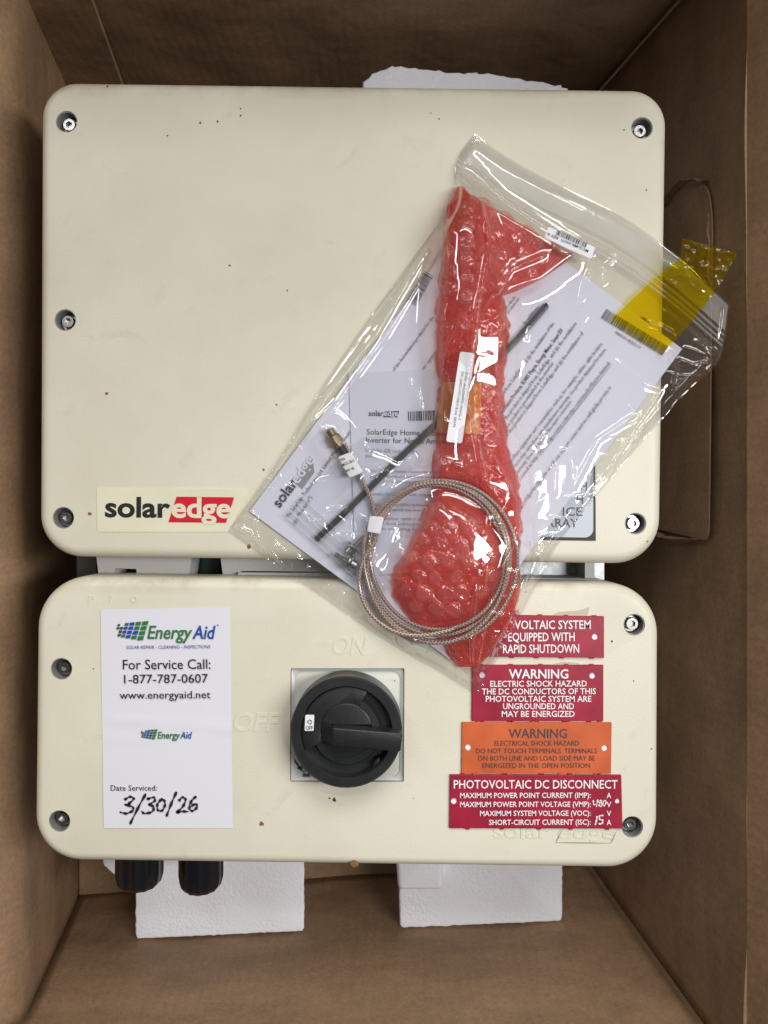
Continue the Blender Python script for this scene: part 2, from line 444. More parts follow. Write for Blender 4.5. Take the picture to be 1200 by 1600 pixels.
M = {}
M['cover'] = mat_cover()
M['card_side'] = mat_card('kraft_board_side', 'Y')
M['card_end'] = mat_card('kraft_board_end', 'X')
M['card_floor'] = mat_card('kraft_board_floor', 'X')
M['card_edge'] = simple('kraft_board_edge', (0.20, 0.13, 0.08), 0.8, bump=0.6, bscale=500)
M['foam'] = mat_foam()
M['steel'] = simple('stainless_steel', (0.42, 0.41, 0.40), 0.30, 1.0)
M['steel_dark'] = simple('steel_recess', (0.16, 0.155, 0.15), 0.35, 0.8)
M['bushing'] = simple('grey_bushing', (0.26, 0.26, 0.26), 0.5, 0.3)
M['body'] = simple('pale_grey_casting', (0.56, 0.56, 0.56), 0.5, bump=0.15, bscale=600)
M['galv'] = simple('galvanised_plate', (0.55, 0.57, 0.60), 0.42, 0.6, var=0.35, vscale=160)
M['dark_body'] = simple('dark_grey_casting', (0.06, 0.06, 0.062), 0.5)
M['green'] = simple('dark_green_plastic', (0.015, 0.05, 0.038), 0.3)
M['black'] = simple('black_plastic', (0.018, 0.019, 0.021), 0.38, bump=0.12, bscale=900, var=0.25, vscale=60)
M['black_gloss'] = simple('black_gland_plastic', (0.010, 0.010, 0.013), 0.28)
M['grey_plate'] = simple('pale_grey_plate', (0.60, 0.61, 0.55), 0.4)
M['bezel'] = simple('silver_bezel', (0.72, 0.72, 0.72), 0.3, 0.3)
M['red_plate'] = simple('burgundy_plastic_plate', (0.345, 0.013, 0.042), 0.38, var=0.22, vscale=55)
M['orange_plate'] = simple('orange_plastic_plate', (0.60, 0.120, 0.034), 0.42, var=0.20, vscale=45)
M['white_ink'] = simple('white_engraving', (0.86, 0.85, 0.86), 0.6)
M['dark_ink'] = simple('dark_engraving', (0.055, 0.05, 0.06), 0.6)
M['black_ink'] = simple('black_print', (0.012, 0.012, 0.014), 0.5)
M['grey_ink'] = simple('grey_print', (0.065, 0.065, 0.075), 0.6)
M['light_ink'] = simple('light_grey_print', (0.26, 0.26, 0.29), 0.6)
M['blue_ink'] = simple('blue_print', (0.018, 0.065, 0.36), 0.5)
M['green_ink'] = simple('green_print', (0.030, 0.17, 0.050), 0.5)
M['dkgreen_ink'] = simple('dark_green_print', (0.012, 0.06, 0.022), 0.5)
M['red_ink'] = simple('red_print', (0.62, 0.008, 0.028), 0.42)
M['decal'] = simple('cream_decal', (0.76, 0.73, 0.56), 0.28, var=0.05, vscale=30)
M['vinyl'] = simple('white_vinyl_sticker', (0.74, 0.74, 0.80), 0.32, bump=0.10, bscale=30)
M['label_grey'] = simple('grey_blue_label', (0.52, 0.57, 0.64), 0.4, bump=0.1, bscale=900)
M['paper'] = simple('white_paper', (0.70, 0.705, 0.82), 0.6, bump=0.1, bscale=60)
M['leaflet'] = simple('grey_white_paper', (0.62, 0.63, 0.74), 0.6, bump=0.1, bscale=60)
M['white_label'] = simple('white_label', (0.82, 0.82, 0.86), 0.35)
M['wrap'] = mat_wrap('red_bubble_film', 0.22, bump=0.16)
M['bubble'] = mat_wrap('red_bubble_dome', 0.22, 0.06, (0.99, 0.84, 0.82), 0.08, (0.90, 0.24, 0.21), (0.94, 0.40, 0.36))
M['wrap_core'] = mat_wrap('red_bubble_film_inner', 0.42, 0.2)
M['braid'] = mat_braid()
M['gold'] = simple('gold_plated_brass', (0.46, 0.37, 0.23), 0.30, 1.0, var=0.25, vscale=200)
M['film'] = mat_film('clear_bag_film', refl=0.10, milk=0.022, wrinkle=0.05, wscale=35)
M['film_back'] = mat_film('clear_bag_film_back', refl=0.03, milk=0.012, wrinkle=0.05)
M['film_zip'] = mat_film('bag_zip_strip', tint=(0.93, 0.93, 0.93), refl=0.04, milk=0.13, rough=0.28, wrinkle=0.04)
M['film_small'] = mat_film('small_bag_film', tint=(0.96, 0.97, 0.98), refl=0.06, milk=0.012, wrinkle=0.1)
M['kapton'] = mat_film('yellow_tape_film', tint=(0.96, 0.79, 0.008), refl=0.045, milk=0.10, rough=0.12, wrinkle=0.05, wscale=60, milkcol=(0.72, 0.52, 0.01))
M['orange_tape'] = mat_film('orange_tape_film', tint=(0.86, 0.42, 0.02), refl=0.06, milk=0.5, rough=0.10, wrinkle=0.5, wscale=160, milkcol=(0.74, 0.26, 0.01))
M['speck'] = simple('rust_brown_speck', (0.20, 0.11, 0.045), 0.7)
M['speck_dark'] = simple('dark_speck', (0.05, 0.04, 0.03), 0.7)
M['brown_shade'] = simple('brown_edge_shade', (0.33, 0.26, 0.16), 0.7)  # brown standing in for shade along the raised logo panel

# ------------------------------------------------------------------ lettering
class Text:
    cache = {}
    @classmethod
    def glyphs(cls, s, bold, shear, res):
        key = (s, bold, shear, res)
        if key in cls.cache: return cls.cache[key]
        cu = bpy.data.curves.new('t', 'FONT'); cu.body = s; cu.size = 1.0; cu.offset = bold; cu.shear = shear
        cu.resolution_u = res; cu.fill_mode = 'FRONT'
        ob = bpy.data.objects.new('t', cu); COL.objects.link(ob)
        dg = bpy.context.evaluated_depsgraph_get(); dg.update()
        me = ob.evaluated_get(dg).to_mesh()
        a = np.empty(len(me.vertices) * 3); me.vertices.foreach_get('co', a); a = a.reshape(-1, 3)[:, :2].copy()
        fs = [list(p.vertices) for p in me.polygons]
        ob.evaluated_get(dg).to_mesh_clear()
        bpy.data.objects.remove(ob); bpy.data.curves.remove(cu)
        cls.cache[key] = (a, fs); return a, fs
    cap = None
    def __init__(self):
        self.V = []; self.F = []
        if Text.cap is None:
            a, f = Text.glyphs('H', 0.0, 0.0, 2); Text.cap = a[:, 1].max()
    def add(self, s, p0, p1, h, z, bold=0.0, shear=0.0, res=2, fit=True):
        """baseline from pixel p0 to pixel p1, capital height h pixels, at height z (or z(px,py))"""
        a, fs = Text.glyphs(s, bold, shear, res)
        x0, x1 = a[:, 0].min(), a[:, 0].max()
        p0 = np.array(p0, float); p1 = np.array(p1, float)
        d = p1 - p0; L = np.linalg.norm(d); d /= L; up = np.array([d[1], -d[0]])
        k = len(self.V)
        fx = L / (x1 - x0) if fit else h / Text.cap
        for x, y in a:
            q = p0 + d * (x - x0) * fx + up * (y / Text.cap * h)
            zz = z(q[0], q[1]) if callable(z) else z
            self.V.append(P(q[0], q[1], zz))
        self.F += [[i + k for i in f] for f in fs]
        return self
    def quad(self, pts, z):
        k = len(self.V)
        for q in pts:
            zz = z(q[0], q[1]) if callable(z) else z
            self.V.append(P(q[0], q[1], zz))
        self.F.append([k + i for i in range(len(pts))])
        return self
    def stroke(self, pts, wpx, z, n=8):
        """pen stroke through pixel points"""
        c = spline([(x, y, 0) for x, y in pts], n); k = len(self.V); m = len(c)
        for i, q in enumerate(c):
            t = (c[min(i + 1, m - 1)] - c[max(i - 1, 0)]).normalized()
            nn = Vector((-t.y, t.x, 0)) * (wpx / 2) * (0.75 + 0.35 * math.sin(i * 0.9))
            if i in (0, m - 1): nn *= 0.6
            for s in (-1, 1):
                r = q + nn * s; zz = z(r.x, r.y) if callable(z) else z
                self.V.append(P(r.x, r.y, zz))
        for i in range(m - 1):
            self.F.append([k + 2 * i, k + 2 * i + 1, k + 2 * i + 3, k + 2 * i + 2])
        return self
    def build(self, name, mat, parent):
        me = mesh(self.V, self.F, False)
        bm = bmesh.new(); bm.from_mesh(me)
        bm.normal_update()
        fl = [f for f in bm.faces if f.normal.z < 0]
        bmesh.ops.reverse_faces(bm, faces=fl); bm.to_mesh(me); bm.free()
        return link(name, me, mat, parent)

def boolean(me, cutters):
    ob = bpy.data.objects.new('b', me); COL.objects.link(ob); cs = []
    V, Fc = join(cutters)
    cm = mesh(V, Fc, False); c = bpy.data.objects.new('c', cm); COL.objects.link(c)
    md = ob.modifiers.new('b', 'BOOLEAN'); md.operation = 'DIFFERENCE'; md.solver = 'EXACT'; md.object = c
    dg = bpy.context.evaluated_depsgraph_get(); dg.update()
    r = bpy.data.meshes.new_from_object(ob.evaluated_get(dg))
    bpy.data.objects.remove(ob); bpy.data.objects.remove(c)
    return r

# ================================================================== CARDBOARD BOX
RIM = 0.217
base_c = {'ln': (-0.268, -0.337), 'rn': (0.179, -0.307), 'lf': (-0.2685, 0.3565), 'rf': (0.179, 0.357)}
rim_c = {'ln': (-0.230, -0.338), 'rn': (0.216, -0.341), 'lf': (-0.230, 0.3506), 'rf': (0.216, 0.349)}
bx = empty('cardboard_box', (-0.045, 0.01, -0.006), 'open brown corrugated cardboard box holding the cream inverter on foam', 'cardboard box')
TH = 0.006
def wall_panel(a, b, out, nx=60, nz=24, bulge=0.004, seed=0, mat='card_side', flare=0.0, u1=1.0, end_ext=0.0):
    r = np.random.default_rng(seed)
    A0, B0, A1, B1 = [np.array(q, float) for q in (base_c[a], base_c[b], rim_c[a], rim_c[b])]
    U = np.linspace(0, u1, nx); T = np.linspace(0, 1, nz)
    ph = r.uniform(0, 6.28, 8)
    V = np.zeros((nx, nz, 3)); V2 = np.zeros((nx, nz, 3)); out = np.array(out, float)
    for i, u in enumerate(U):
        for j, t in enumerate(T):
            fz = max(0.0, RIM * t - 0.160); u = U[i] - end_ext * min(fz * fz / 0.04, fz) / 0.447 * (1 - U[i])      # end walls follow the flared side
            p = (A0 * (1 - u) + B0 * u) * (1 - t) + (A1 * (1 - u) + B1 * u) * t
            edge = min(1, max(0, min(u, 1 - u)) * 12)
            k = bulge * edge * (0.5 * math.sin(u * 3.14) * t + 0.28 * math.sin(u * 9 + ph[0] + t * 2) + 0.2 * math.sin(u * 17 + ph[1] - 3 * t) + 0.12 * math.sin(u * 31 + ph[2] + 5 * t))
            fz = max(0.0, RIM * t - 0.160)
            q = p + out * (k + flare * min(fz * fz / 0.04, fz))
            V[i, j] = (q[0], q[1], RIM * t); q2 = q + out * TH
            V2[i, j] = (q2[0], q2[1], RIM * t)
    # closed loop round the section: inner up, outer down
    S = np.concatenate([V, V2[:, ::-1]], axis=1)
    S = np.concatenate([S, S[:, :1]], axis=1)
    me = grid_mesh(S, True); me.set_sharp_from_angle(angle=R(50))
    bm = bmesh.new(); bm.from_mesh(me); bmesh.ops.remove_doubles(bm, verts=bm.verts, dist=1e-6)
    bmesh.ops.holes_fill(bm, edges=[e for e in bm.edges if e.is_boundary], sides=0)
    bmesh.ops.recalc_face_normals(bm, faces=bm.faces); bm.to_mesh(me); bm.free()
    return link('wall_panel', me, M[mat], bx)
wall_panel('ln', 'lf', (-1, 0), 70, 24, 0.005, 1, 'card_side', 1.05)
wall_panel('rn', 'rf', (1, 0), 70, 24, 0.006, 2, 'card_side')
wall_panel('lf', 'rf', (0, 1), 60, 24, 0.004, 3, 'card_end', u1=0.994, end_ext=1.12)
wall_panel('ln', 'rn', (0, -1), 60, 24, 0.004, 4, 'card_end', u1=0.993, end_ext=1.12)
V, Fc = slab(ccw([base_c['ln'], base_c['rn'], base_c['rf'], base_c['lf']]), -0.006, 0.0)
V2, F2 = [], []
link('base_panel', mesh(V, Fc, False), M['card_floor'], bx)
# glued joint tab on the far wall, left end
def on_wall(a, b, u, t, off, out):
    A0, B0, A1, B1 = [np.array(q, float) for q in (base_c[a], base_c[b], rim_c[a], rim_c[b])]
    p = (A0 * (1 - u) + B0 * u) * (1 - t) + (A1 * (1 - u) + B1 * u) * t
    return (p[0] - out[0] * off, p[1] - out[1] * off, RIM * t)
def plate_on_wall(name, a, b, out, uv, off0, off1, mat, label=None):
    o0 = [on_wall(a, b, u, t, off0, out) for u, t in uv]; o1 = [on_wall(a, b, u, t, off1, out) for u, t in uv]
    n = len(uv); Fc = [[n + i for i in range(n)], [i for i in range(n)][::-1]]
    for i in range(n):
        j = (i + 1) % n; Fc.append([i, j, n + j, n + i])
    me = mesh(o0 + o1, Fc, False)
    bm = bmesh.new(); bm.from_mesh(me); bmesh.ops.recalc_face_normals(bm, faces=bm.faces); bm.to_mesh(me); bm.free()
    ob = link(name, me, M[mat], bx)
    if label: ob['label'] = label
    return ob
plate_on_wall('joint_tab', 'lf', 'rf', (0, 1), [(0.0, 0.0), (0.105, 0.0), (0.092, 1.0), (0.0, 1.0)], 0.001, 0.0055, 'card_end', 'glued overlap strip on the dark end wall')
# folded corner strips behind the open corner slits
plate_on_wall('corner_fold', 'ln', 'rn', (0, -1), [(0.93, 0.0), (1.03, 0.0), (1.03, 1.0), (0.93, 1.0)], -0.0052, -0.0125, 'card_end')
plate_on_wall('corner_fold', 'lf', 'rf', (0, 1), [(0.93, 0.0), (1.03, 0.0), (1.03, 1.0), (0.93, 1.0)], -0.0052, -0.0125, 'card_end')
# die-cut hand hole flap on the right wall
hu = []
for x, y in rounded([(0.462, -0.1), (0.462, 0.84), (0.80, 0.86), (0.80, -0.1)], [0, 0.02, 0.05, 0], 8):
    hu.append((x, max(0.04, y)))
plate_on_wall('die_cut_flap', 'rn', 'rf', (1, 0), hu, 0.0005, 0.0014, 'card_side', 'large die-cut knockout flap in the side wall')
# torn liner along the score line and in the side wall
def tear(a, b, out, path, wid, lift):
    V = []; Fc = []; pp = spline([(u, t, 0) for u, t in path], 10); n = len(pp)
    for i, q in enumerate(pp):
        k = math.sin(math.pi * i / (n - 1)) ** 0.6; wv = wid * k * random.uniform(0.5, 1.2)
        p0 = on_wall(a, b, q.x - wv, q.y, -0.001, out); p1 = on_wall(a, b, q.x + wv * .3, q.y + random.uniform(-.01, .01), 0.002 + lift * k * random.uniform(.5, 1), out); p2 = on_wall(a, b, q.x + wv, q.y, -0.001, out)
        V += [p0, p1, p2]
    for i in range(n - 1):
        for k in range(2): Fc.append([i * 3 + k, i * 3 + k + 1, i * 3 + 3 + k + 1, i * 3 + 3 + k])
    me = mesh(V, Fc, False); bm = bmesh.new(); bm.from_mesh(me); bmesh.ops.recalc_face_normals(bm, faces=bm.faces); bm.to_mesh(me); bm.free()
    return link('torn_liner', me, M['card_side'], bx)
for path, wd_, lf_ in [([(0.66, 0.845), (0.72, 0.85), (0.77, 0.84)], 0.0010, 0.0010), ([(0.62, 0.83), (0.645, 0.835), (0.665, 0.83)], 0.0016, 0.0016),
                       ([(0.80, 0.55), (0.815, 0.70), (0.80, 0.83)], 0.0016, 0.003), ([(0.462, 0.40), (0.455, 0.62), (0.462, 0.80)], 0.003, 0.005)]:
    tear('rn', 'rf', (1, 0), path, wd_, lf_)
# four top flaps
def flap(a, b, out, ang, length, mat, shift=0.0):
    A = np.array([*rim_c[a], RIM]); B = np.array([*rim_c[b], RIM]); o = np.array([out[0], out[1], 0.0]); A = A + o * shift; B = B + o * shift
    d = o * math.cos(ang) + np.array([0, 0, 1.0]) * math.sin(ang); n = np.array([0, 0, 1.0]) * math.cos(ang) - o * math.sin(ang)
    V = []
    NU, NT = 30, 8
    G = np.zeros((NU, NT, 3)); G2 = np.zeros((NU, NT, 3))
    for i in range(NU):
        for j in range(NT):
            u = i / (NU - 1); t = j / (NT - 1)
            p = A * (1 - u) + B * u + d * length * t + n * (0.004 * math.sin(u * 8 + ang * 5) * t + 0.003 * math.sin(t * 3.1)) + o * 0.001
            G[i, j] = p; G2[i, j] = p - n * TH
    S = np.concatenate([G, G2[:, ::-1], G[:, :1]], axis=1)
    me = grid_mesh(S, True)
    bm = bmesh.new(); bm.from_mesh(me); bmesh.ops.remove_doubles(bm, verts=bm.verts, dist=1e-6)
    bmesh.ops.holes_fill(bm, edges=[e for e in bm.edges if e.is_boundary], sides=0)
    bmesh.ops.recalc_face_normals(bm, faces=bm.faces); bm.to_mesh(me); bm.free()
    me.set_sharp_from_angle(angle=R(50))
    return link('flap', me, M[mat], bx)
flap('ln', 'lf', (-1, 0), R(68), 0.26, 'card_side', 0.058)
flap('rn', 'rf', (1, 0), R(58), 0.22, 'card_side')
flap('lf', 'rf', (0, 1), R(82), 0.32, 'card_end')
flap('ln', 'rn', (0, -1), R(20), 0.22, 'card_end')

# ================================================================== FOAM BLOCKS
FT = 0.075
def foam(pts_px, top, label, extra=None, rag=0.0, rad=5):
    out = rounded([P(x, y, top)[:2] for x, y in pts_px], rad * sc(top), 4)
    out = ccw(out)
    # ragged moulded edge, evenly resampled
    q = np.array(out + [out[0]]); dl = np.concatenate([[0], np.cumsum(np.hypot(*np.diff(q, axis=0).T))])
    n = int(dl[-1] / 0.003); tt = np.linspace(0, dl[-1], n, endpoint=False)
    res = np.stack([np.interp(tt, dl, q[:, 0]), np.interp(tt, dl, q[:, 1])], 1)
    res = [(p[0] + random.gauss(0, rag), p[1] + random.gauss(0, rag)) for p in res]
    o = link('foam_block', slab_mesh(res, 0.0, top, 0.0016, 3, sharp=60), M['foam'])
    tag(o, label, 'foam block', 'white foam blocks under the inverter')
    return o
fl0 = foam([(160, 1200), (160, 1352), (211, 1398), (211, 1468), (475, 1456), (475, 1200)], FT,
     'white foam block with a square end below the black cable glands', rag=0.00018)
for v_ in fl0.data.vertices:      # moulding draft: the base is narrower than the top
    if v_.co.z < 0.001 and v_.co.x > 0.03: v_.co.x -= 0.011
fr = foam([(618, 1200), (624, 1400), (625, 1451), (879, 1440), (879, 1200)], FT,
     'white foam block with a raised corner pad, under the stacked warning plates end', rag=0.00018)
pad = [P(x, y, FT + 0.016)[:2] for x, y in [(616, 1300), (622, 1392), (692, 1392), (696, 1300)]]
pm = slab_mesh(rounded(pad, 0.004, 5), FT - 0.004, FT + 0.016, 0.004, 4)
link('raised_pad', pm, M['foam'], fr)
foam([(560, 400), (566, 128), (580, 116), (612, 101), (640, 105), (700, 112), (760, 114), (830, 124), (888, 136), (886, 400)], FT + 0.03,
     'white foam block with a torn sloping edge at the dark end wall', rag=0.0005, rad=3)

# ================================================================== INVERTER
inv = empty('solar_inverter', (-0.018, 0.02, 0.073), 'cream solar inverter with separate upper and lower covers and warning plates', 'inverter')
ZS = ZC - 0.004
UP = [P(x, y, ZS)[:2] for x, y in [(66, 129), (1041, 142), (1030, 881), (63, 869)]]
LO = [P(x, y, ZS)[:2] for x, y in [(60, 899), (1028, 912), (1026, 1356), (55, 1343)]]
up_out = rounded(UP, [0.0215, 0.0215, 0.027, 0.025], 14)
lo_out = rounded(LO, [0.031, 0.030, 0.030, 0.028], 14)

screws = [(104, 190), (102, 500), (99, 809), (1003, 200), (1001, 512), (993, 818), (96, 1045), (93, 1283), (991, 976), (988, 1292)]
HOLE = 0.0064
def cyl_cut(px, py, depth=0.010):
    x, y, _ = P(px, py, ZC)
    return lathe([(HOLE, 0), (HOLE, depth + 0.01)], (x, y, ZC - depth), seg=40)
def cover(name, outline, cuts, label):
    V, Fc = slab(outline, ZC - 0.030, ZC, 0.0065, 8)
    me = mesh(V, Fc, True)
    me = boolean(me, cuts)
    for p in me.polygons:
        p.use_smooth = abs(p.normal.z) < 0.9995
    me.set_sharp_from_angle(angle=R(35))
    o = link(name, me, M['cover'], inv); o['label'] = label
    return o
upc = cover('upper_cover', up_out, [cyl_cut(*s) for s in screws if s[1] < 880], 'large cream upper cover with red and black logo sticker')
sw_c = [(454, 1044), (632, 1044), (631, 1222), (453, 1222)]
sw_out = rounded([P(x, y, ZC)[:2] for x, y in sw_c], 0.001, 3)
REC = 0.004
loc_ = cover('lower_cover', lo_out, [cyl_cut(*s) for s in screws if s[1] > 880] + [slab(sw_out, ZC - REC, ZC + 0.01)], 'cream lower cover with rotary switch and warning plates')

def screw(px, py):
    x, y, _ = P(px, py, ZC)
    b = ZC - 0.0098
    # dished bushing lining the hole
    prof = [(HOLE - 0.0002, 0.0), (HOLE - 0.0002, 0.0092), (HOLE - 0.0006, 0.0092), (HOLE - 0.0008, 0.0012), (0.0001, 0.0012)]
    V, Fc = lathe(prof, (x, y, b), seg=36); Fc = Fc[:-1]
    bu = link('screw', mesh(V, Fc, True, 40), M['bushing'], inv)
    ring = [(0.0054, 0.0012), (0.0054, 0.0022), (0.0050, 0.0026), (0.0030, 0.0026)]
    V, Fc = lathe(ring, (x, y, b), seg=36)
    link('washer', mesh(V, Fc, True, 35), M['steel'], bu)
    a0 = random.uniform(0, 1)
    hd = [(0.0037, 0.0026), (0.0037, 0.0056), (0.0034, 0.0062), (0.0022, 0.0062)]
    V, Fc = lathe(hd, (x, y, b), seg=36); Fc = Fc[:-2]
    # hex socket
    k = len(V); seg = 36
    def hexr(i):
        a = (2 * math.pi * i / seg + a0) % (math.pi / 3) - math.pi / 6
        return 0.0018 / math.cos(a)
    ax = Vector((0, 0, 1)); u = ax.orthogonal().normalized(); v = ax.cross(u)
    for hh in (0.0062, 0.0040):
        for i in range(seg):
            a = 2 * math.pi * i / seg
            V.append(Vector((x, y, b + hh)) + u * hexr(i) * math.cos(a) + v * hexr(i) * math.sin(a))
    for i in range(seg):
        j = (i + 1) % seg
        Fc.append([k - seg + i, k - seg + j, k + j, k + i]); Fc.append([k + i, k + j, k + seg + j, k + seg + i])
    Fc.append([k + seg + i for i in range(seg)])
    link('socket_head', mesh(V, Fc, True, 30), M['steel'], bu)
for s in screws: screw(*s)

# bodies behind the covers
def body(corners, ins, z0, z1, name, mat, rad=0.018):
    o = inset(ccw(rounded(corners, 0.02, 8)), ins)
    return link(name, slab_mesh(o, z0, z1, 0.003, 3), M[mat], inv)
body(UP, 0.006, 0.108, ZC - 0.029, 'upper_housing', 'body')
body(LO, 0.006, 0.100, ZC - 0.029, 'lower_housing', 'body')
# heat sink back plate that carries both housings
bp_ = [P(x, y, 0.11)[:2] for x, y in [(190, 260), (905, 260), (905, 1270), (190, 1270)]]
link('heat_sink', slab_mesh(rounded(bp_, 0.01, 4), 0.0735, 0.112, 0.002, 2), M['dark_body'], inv)
def gap_piece(name, pts, z0, z1, mat):
    V, Fc = prism(pts, z0, z1)
    me = mesh(V, Fc, False); return link(name, me, M[mat], inv)
gz = 0.188
gap_piece('mounting_bracket', [(148, 850), (302, 850), (291, 930), (217, 930), (213, 889), (180, 888), (175, 930), (158, 930)], 0.165, gz, 'body')
gap_piece('mounting_bracket', [(342, 850), (600, 852), (600, 894), (376, 892), (374, 930), (352, 930)], 0.165, gz, 'body')
gap_piece('mounting_bracket', [(372, 894.5), (640, 897), (640, 930), (372, 930)], 0.165, gz + 0.004, 'body')
gap_piece('spacer', [(311, 850), (343, 850), (343, 930), (311, 930)], 0.14, 0.16, 'green')
gap_piece('spacer', [(120, 850), (150, 850), (150, 930), (120, 930)], 0.13, 0.15, 'dark_body')
gap_piece('back_plate', [(600, 852), (944, 857), (944, 935), (600, 935)], 0.150, 0.160, 'galv')
gap_piece('mounting_bracket', [(700, 901), (938, 905), (938, 935), (700, 935)], 0.165, gz + 0.004, 'body')
gap_piece('boss', [(914, 850), (929, 850), (929, 935), (914, 935)], 0.162, gz - 0.004, 'body')

# cable glands
def gland(px0, px1, pyend, z, mat='black_gloss'):
    r = (px1 - px0) / 2 * sc(z + 0.004)
    cx, cy, _ = P((px0 + px1) / 2, pyend, z + 0.002)
    y_top = P(0, 1290, z)[1]
    L = y_top - cy
    prof = [(r * .98, 0), (r, L - 0.012), (r * .985, L - 0.008), (r * .90, L - 0.0035), (r * .74, L - 0.0006), (r * .62, L), (r * .55, L), (r * .50, L - 0.006)]
    V, Fc = lathe(prof, (cx, y_top, z), axis=(0, -1, 0), seg=48, facet=lambda k: 1.0 if (k % 4 in (1, 2)) else 0.955)
    return link('cable_gland', mesh(V, Fc, True, 18), M[mat], inv)
gland(179, 254, 1386, 0.150)
gland(278, 348, 1391, 0.150)

# --- logo sticker
zt = ZC + 0.0004
def flat_plate(name, pts_px, z1, mat, parent, rad=0.0, thick=None, bev=0.0, z0=None):
    o = [P(x, y, z1)[:2] for x, y in pts_px]
    if rad: o = rounded(o, rad, 6)
    me = slab_mesh(o, ZC - 0.0004 if z0 is None else z0, z1, bev, 2)
    return link(name, me, M[mat], parent)
def quad_px(q, u, v):
    """bilinear in a four-corner pixel quad (tl, tr, br, bl)"""
    a = [q[0][k] * (1 - u) + q[1][k] * u for k in (0, 1)]; b = [q[3][k] * (1 - u) + q[2][k] * u for k in (0, 1)]
    return (a[0] * (1 - v) + b[0] * v, a[1] * (1 - v) + b[1] * v)

lg = flat_plate('logo_sticker', [(151, 762), (383, 764), (386, 770), (358, 831), (152, 831)], zt, 'decal', inv, 0.0012)
lg['label'] = 'pale logo sticker with black and red solaredge lettering'
z1 = zt + 0.0002
Text().quad([(276, 776), (366, 777), (353, 817), (263, 816)], z1).build('red_panel', M['red_ink'], lg)
Text().add('solar', (164, 807), (266, 808), 30, z1, bold=0.028, res=4).build('lettering', M['black_ink'], lg)
Text().add('edge', (268, 808), (361, 808.5), 30, z1 + 0.0002, bold=0.028, res=4).build('lettering', M['decal'], lg)

# --- grey information label half hidden by the papers
gl_ = flat_plate('information_label', [(770, 690), (930, 692), (931, 845), (770, 843)], zt, 'black_ink', inv, 0.0)
gl_['label'] = 'pale blue-grey label with black border, partly covered by papers'
fo = rounded([P(x, y, z1)[:2] for x, y in [(776, 696), (927, 697), (927, 840), (776, 838)]], 0.005, 6)
lf_ = link('label_face', slab_mesh(fo, zt - 0.0001, z1), M['label_grey'], gl_)
tx = Text(); zz = z1 + 0.0002
tx.add('H', (907, 766), (917, 766.2), 13, zz, bold=0.006)
tx.add('H', (901, 786.5), (911, 786.8), 13, zz, bold=0.006)
tx.add('ICE', (879, 805.5), (910, 806), 13, zz, bold=0.006)
tx.add('RRAY', (856, 823.5), (903, 824), 13.5, zz, bold=0.006)
tx.build('lettering', M['grey_ink'], gl_)

# --- embossed words
def emboss(words, parent):
    t = Text()
    for s, p0, p1, h, sh in words: t.add(s, p0, p1, h, ZC + 0.00035, bold=0.012, shear=sh, res=4)
    me = mesh(t.V, t.F, False)
    bm = bmesh.new(); bm.from_mesh(me)
    fl = [f for f in bm.faces if f.normal.z < 0]; bmesh.ops.reverse_faces(bm, faces=fl)
    r = bmesh.ops.extrude_face_region(bm, geom=bm.faces[:])
    vs = [g for g in r['geom'] if isinstance(g, bmesh.types.BMVert)]
    bmesh.ops.translate(bm, verts=vs, vec=(0, 0, -0.0008))
    bmesh.ops.recalc_face_normals(bm, faces=bm.faces)
    bm.to_mesh(me); bm.free()
    o = link('embossed_lettering', me, M['cover'], parent)
    return o
emboss([('ON', (519, 1022), (574, 1023), 27, 0.2)], inv)['label'] = 'raised cream letters ON above the switch'
emboss([('OFF', (365, 1142), (436, 1143), 28, 0.2)], inv)['label'] = 'raised cream letters OFF beside the switch'
emboss([('P', (137, 941), (147, 941), 10, 0.1), ('I', (171, 941), (175, 941), 10, 0.1), ('O', (204, 941), (214, 941), 10, 0.1)], inv)['label'] = 'small raised cream marks P I O'
emboss([('solar', (771, 1309), (858, 1310), 22, 0.0), ('edge', (872, 1310), (962, 1311), 22, 0.15)], inv)['label'] = 'raised cream solaredge logo below the lowest plate'
# logo panel outline: shade at its raised edges drawn as brown strokes
Text().stroke([(869, 1316.5), (955, 1317.5)], 1.2, ZC + 0.0004, 4).stroke([(869, 1316), (878, 1297)], 1.2, ZC + 0.0004, 4).stroke([(955, 1317), (963, 1299)], 1.2, ZC + 0.0004, 4).build('panel_edge_shade', M['brown_shade'], inv)

# --- service sticker
sq = [(157, 952), (360, 949), (364, 1294), (162, 1294)]
GN = 24
G = np.zeros((GN, GN * 2, 3))
for i in range(GN):
    for j in range(GN * 2):
        u = i / (GN - 1); v = j / (GN * 2 - 1)
        x, y = quad_px(sq, u, v)
        wr = 0.00012 * math.sin(9 * v + 2 * u) + 0.00055 * math.exp(-((v - 0.50 - 0.05 * u) / 0.012) ** 2) * (0.4 + 0.6 * abs(math.sin(u * 5))) + 0.0004 * math.exp(-((v - 0.585 - 0.02 * u) / 0.010) ** 2) * max(0, 1 - u * 1.6)
        G[i, j] = P(x, y, ZC + 0.0005 + wr)
me = grid_mesh(G); me.flip_normals()
st = link('service_sticker', me, M['vinyl'], inv); st['label'] = 'white service sticker with green and blue logo and handwritten date'
zs = ZC + 0.0012
t = Text()
t.add('For Service Call:', (192, 1046), (329, 1045), 15, zs, bold=0.002, res=3)
t.add('1-877-787-0607', (194, 1068), (325, 1066.5), 13.5, zs, bold=0.002, res=3)
t.add('www.energyaid.net', (187, 1092), (329, 1091), 11.5, zs, bold=0.002, res=3)
t.build('lettering', M['black_ink'], st)
Text().add('Date Serviced:', (173, 1235.5), (245, 1235.5), 8.5, zs, bold=0.0).build('lettering', M['black_ink'], st)
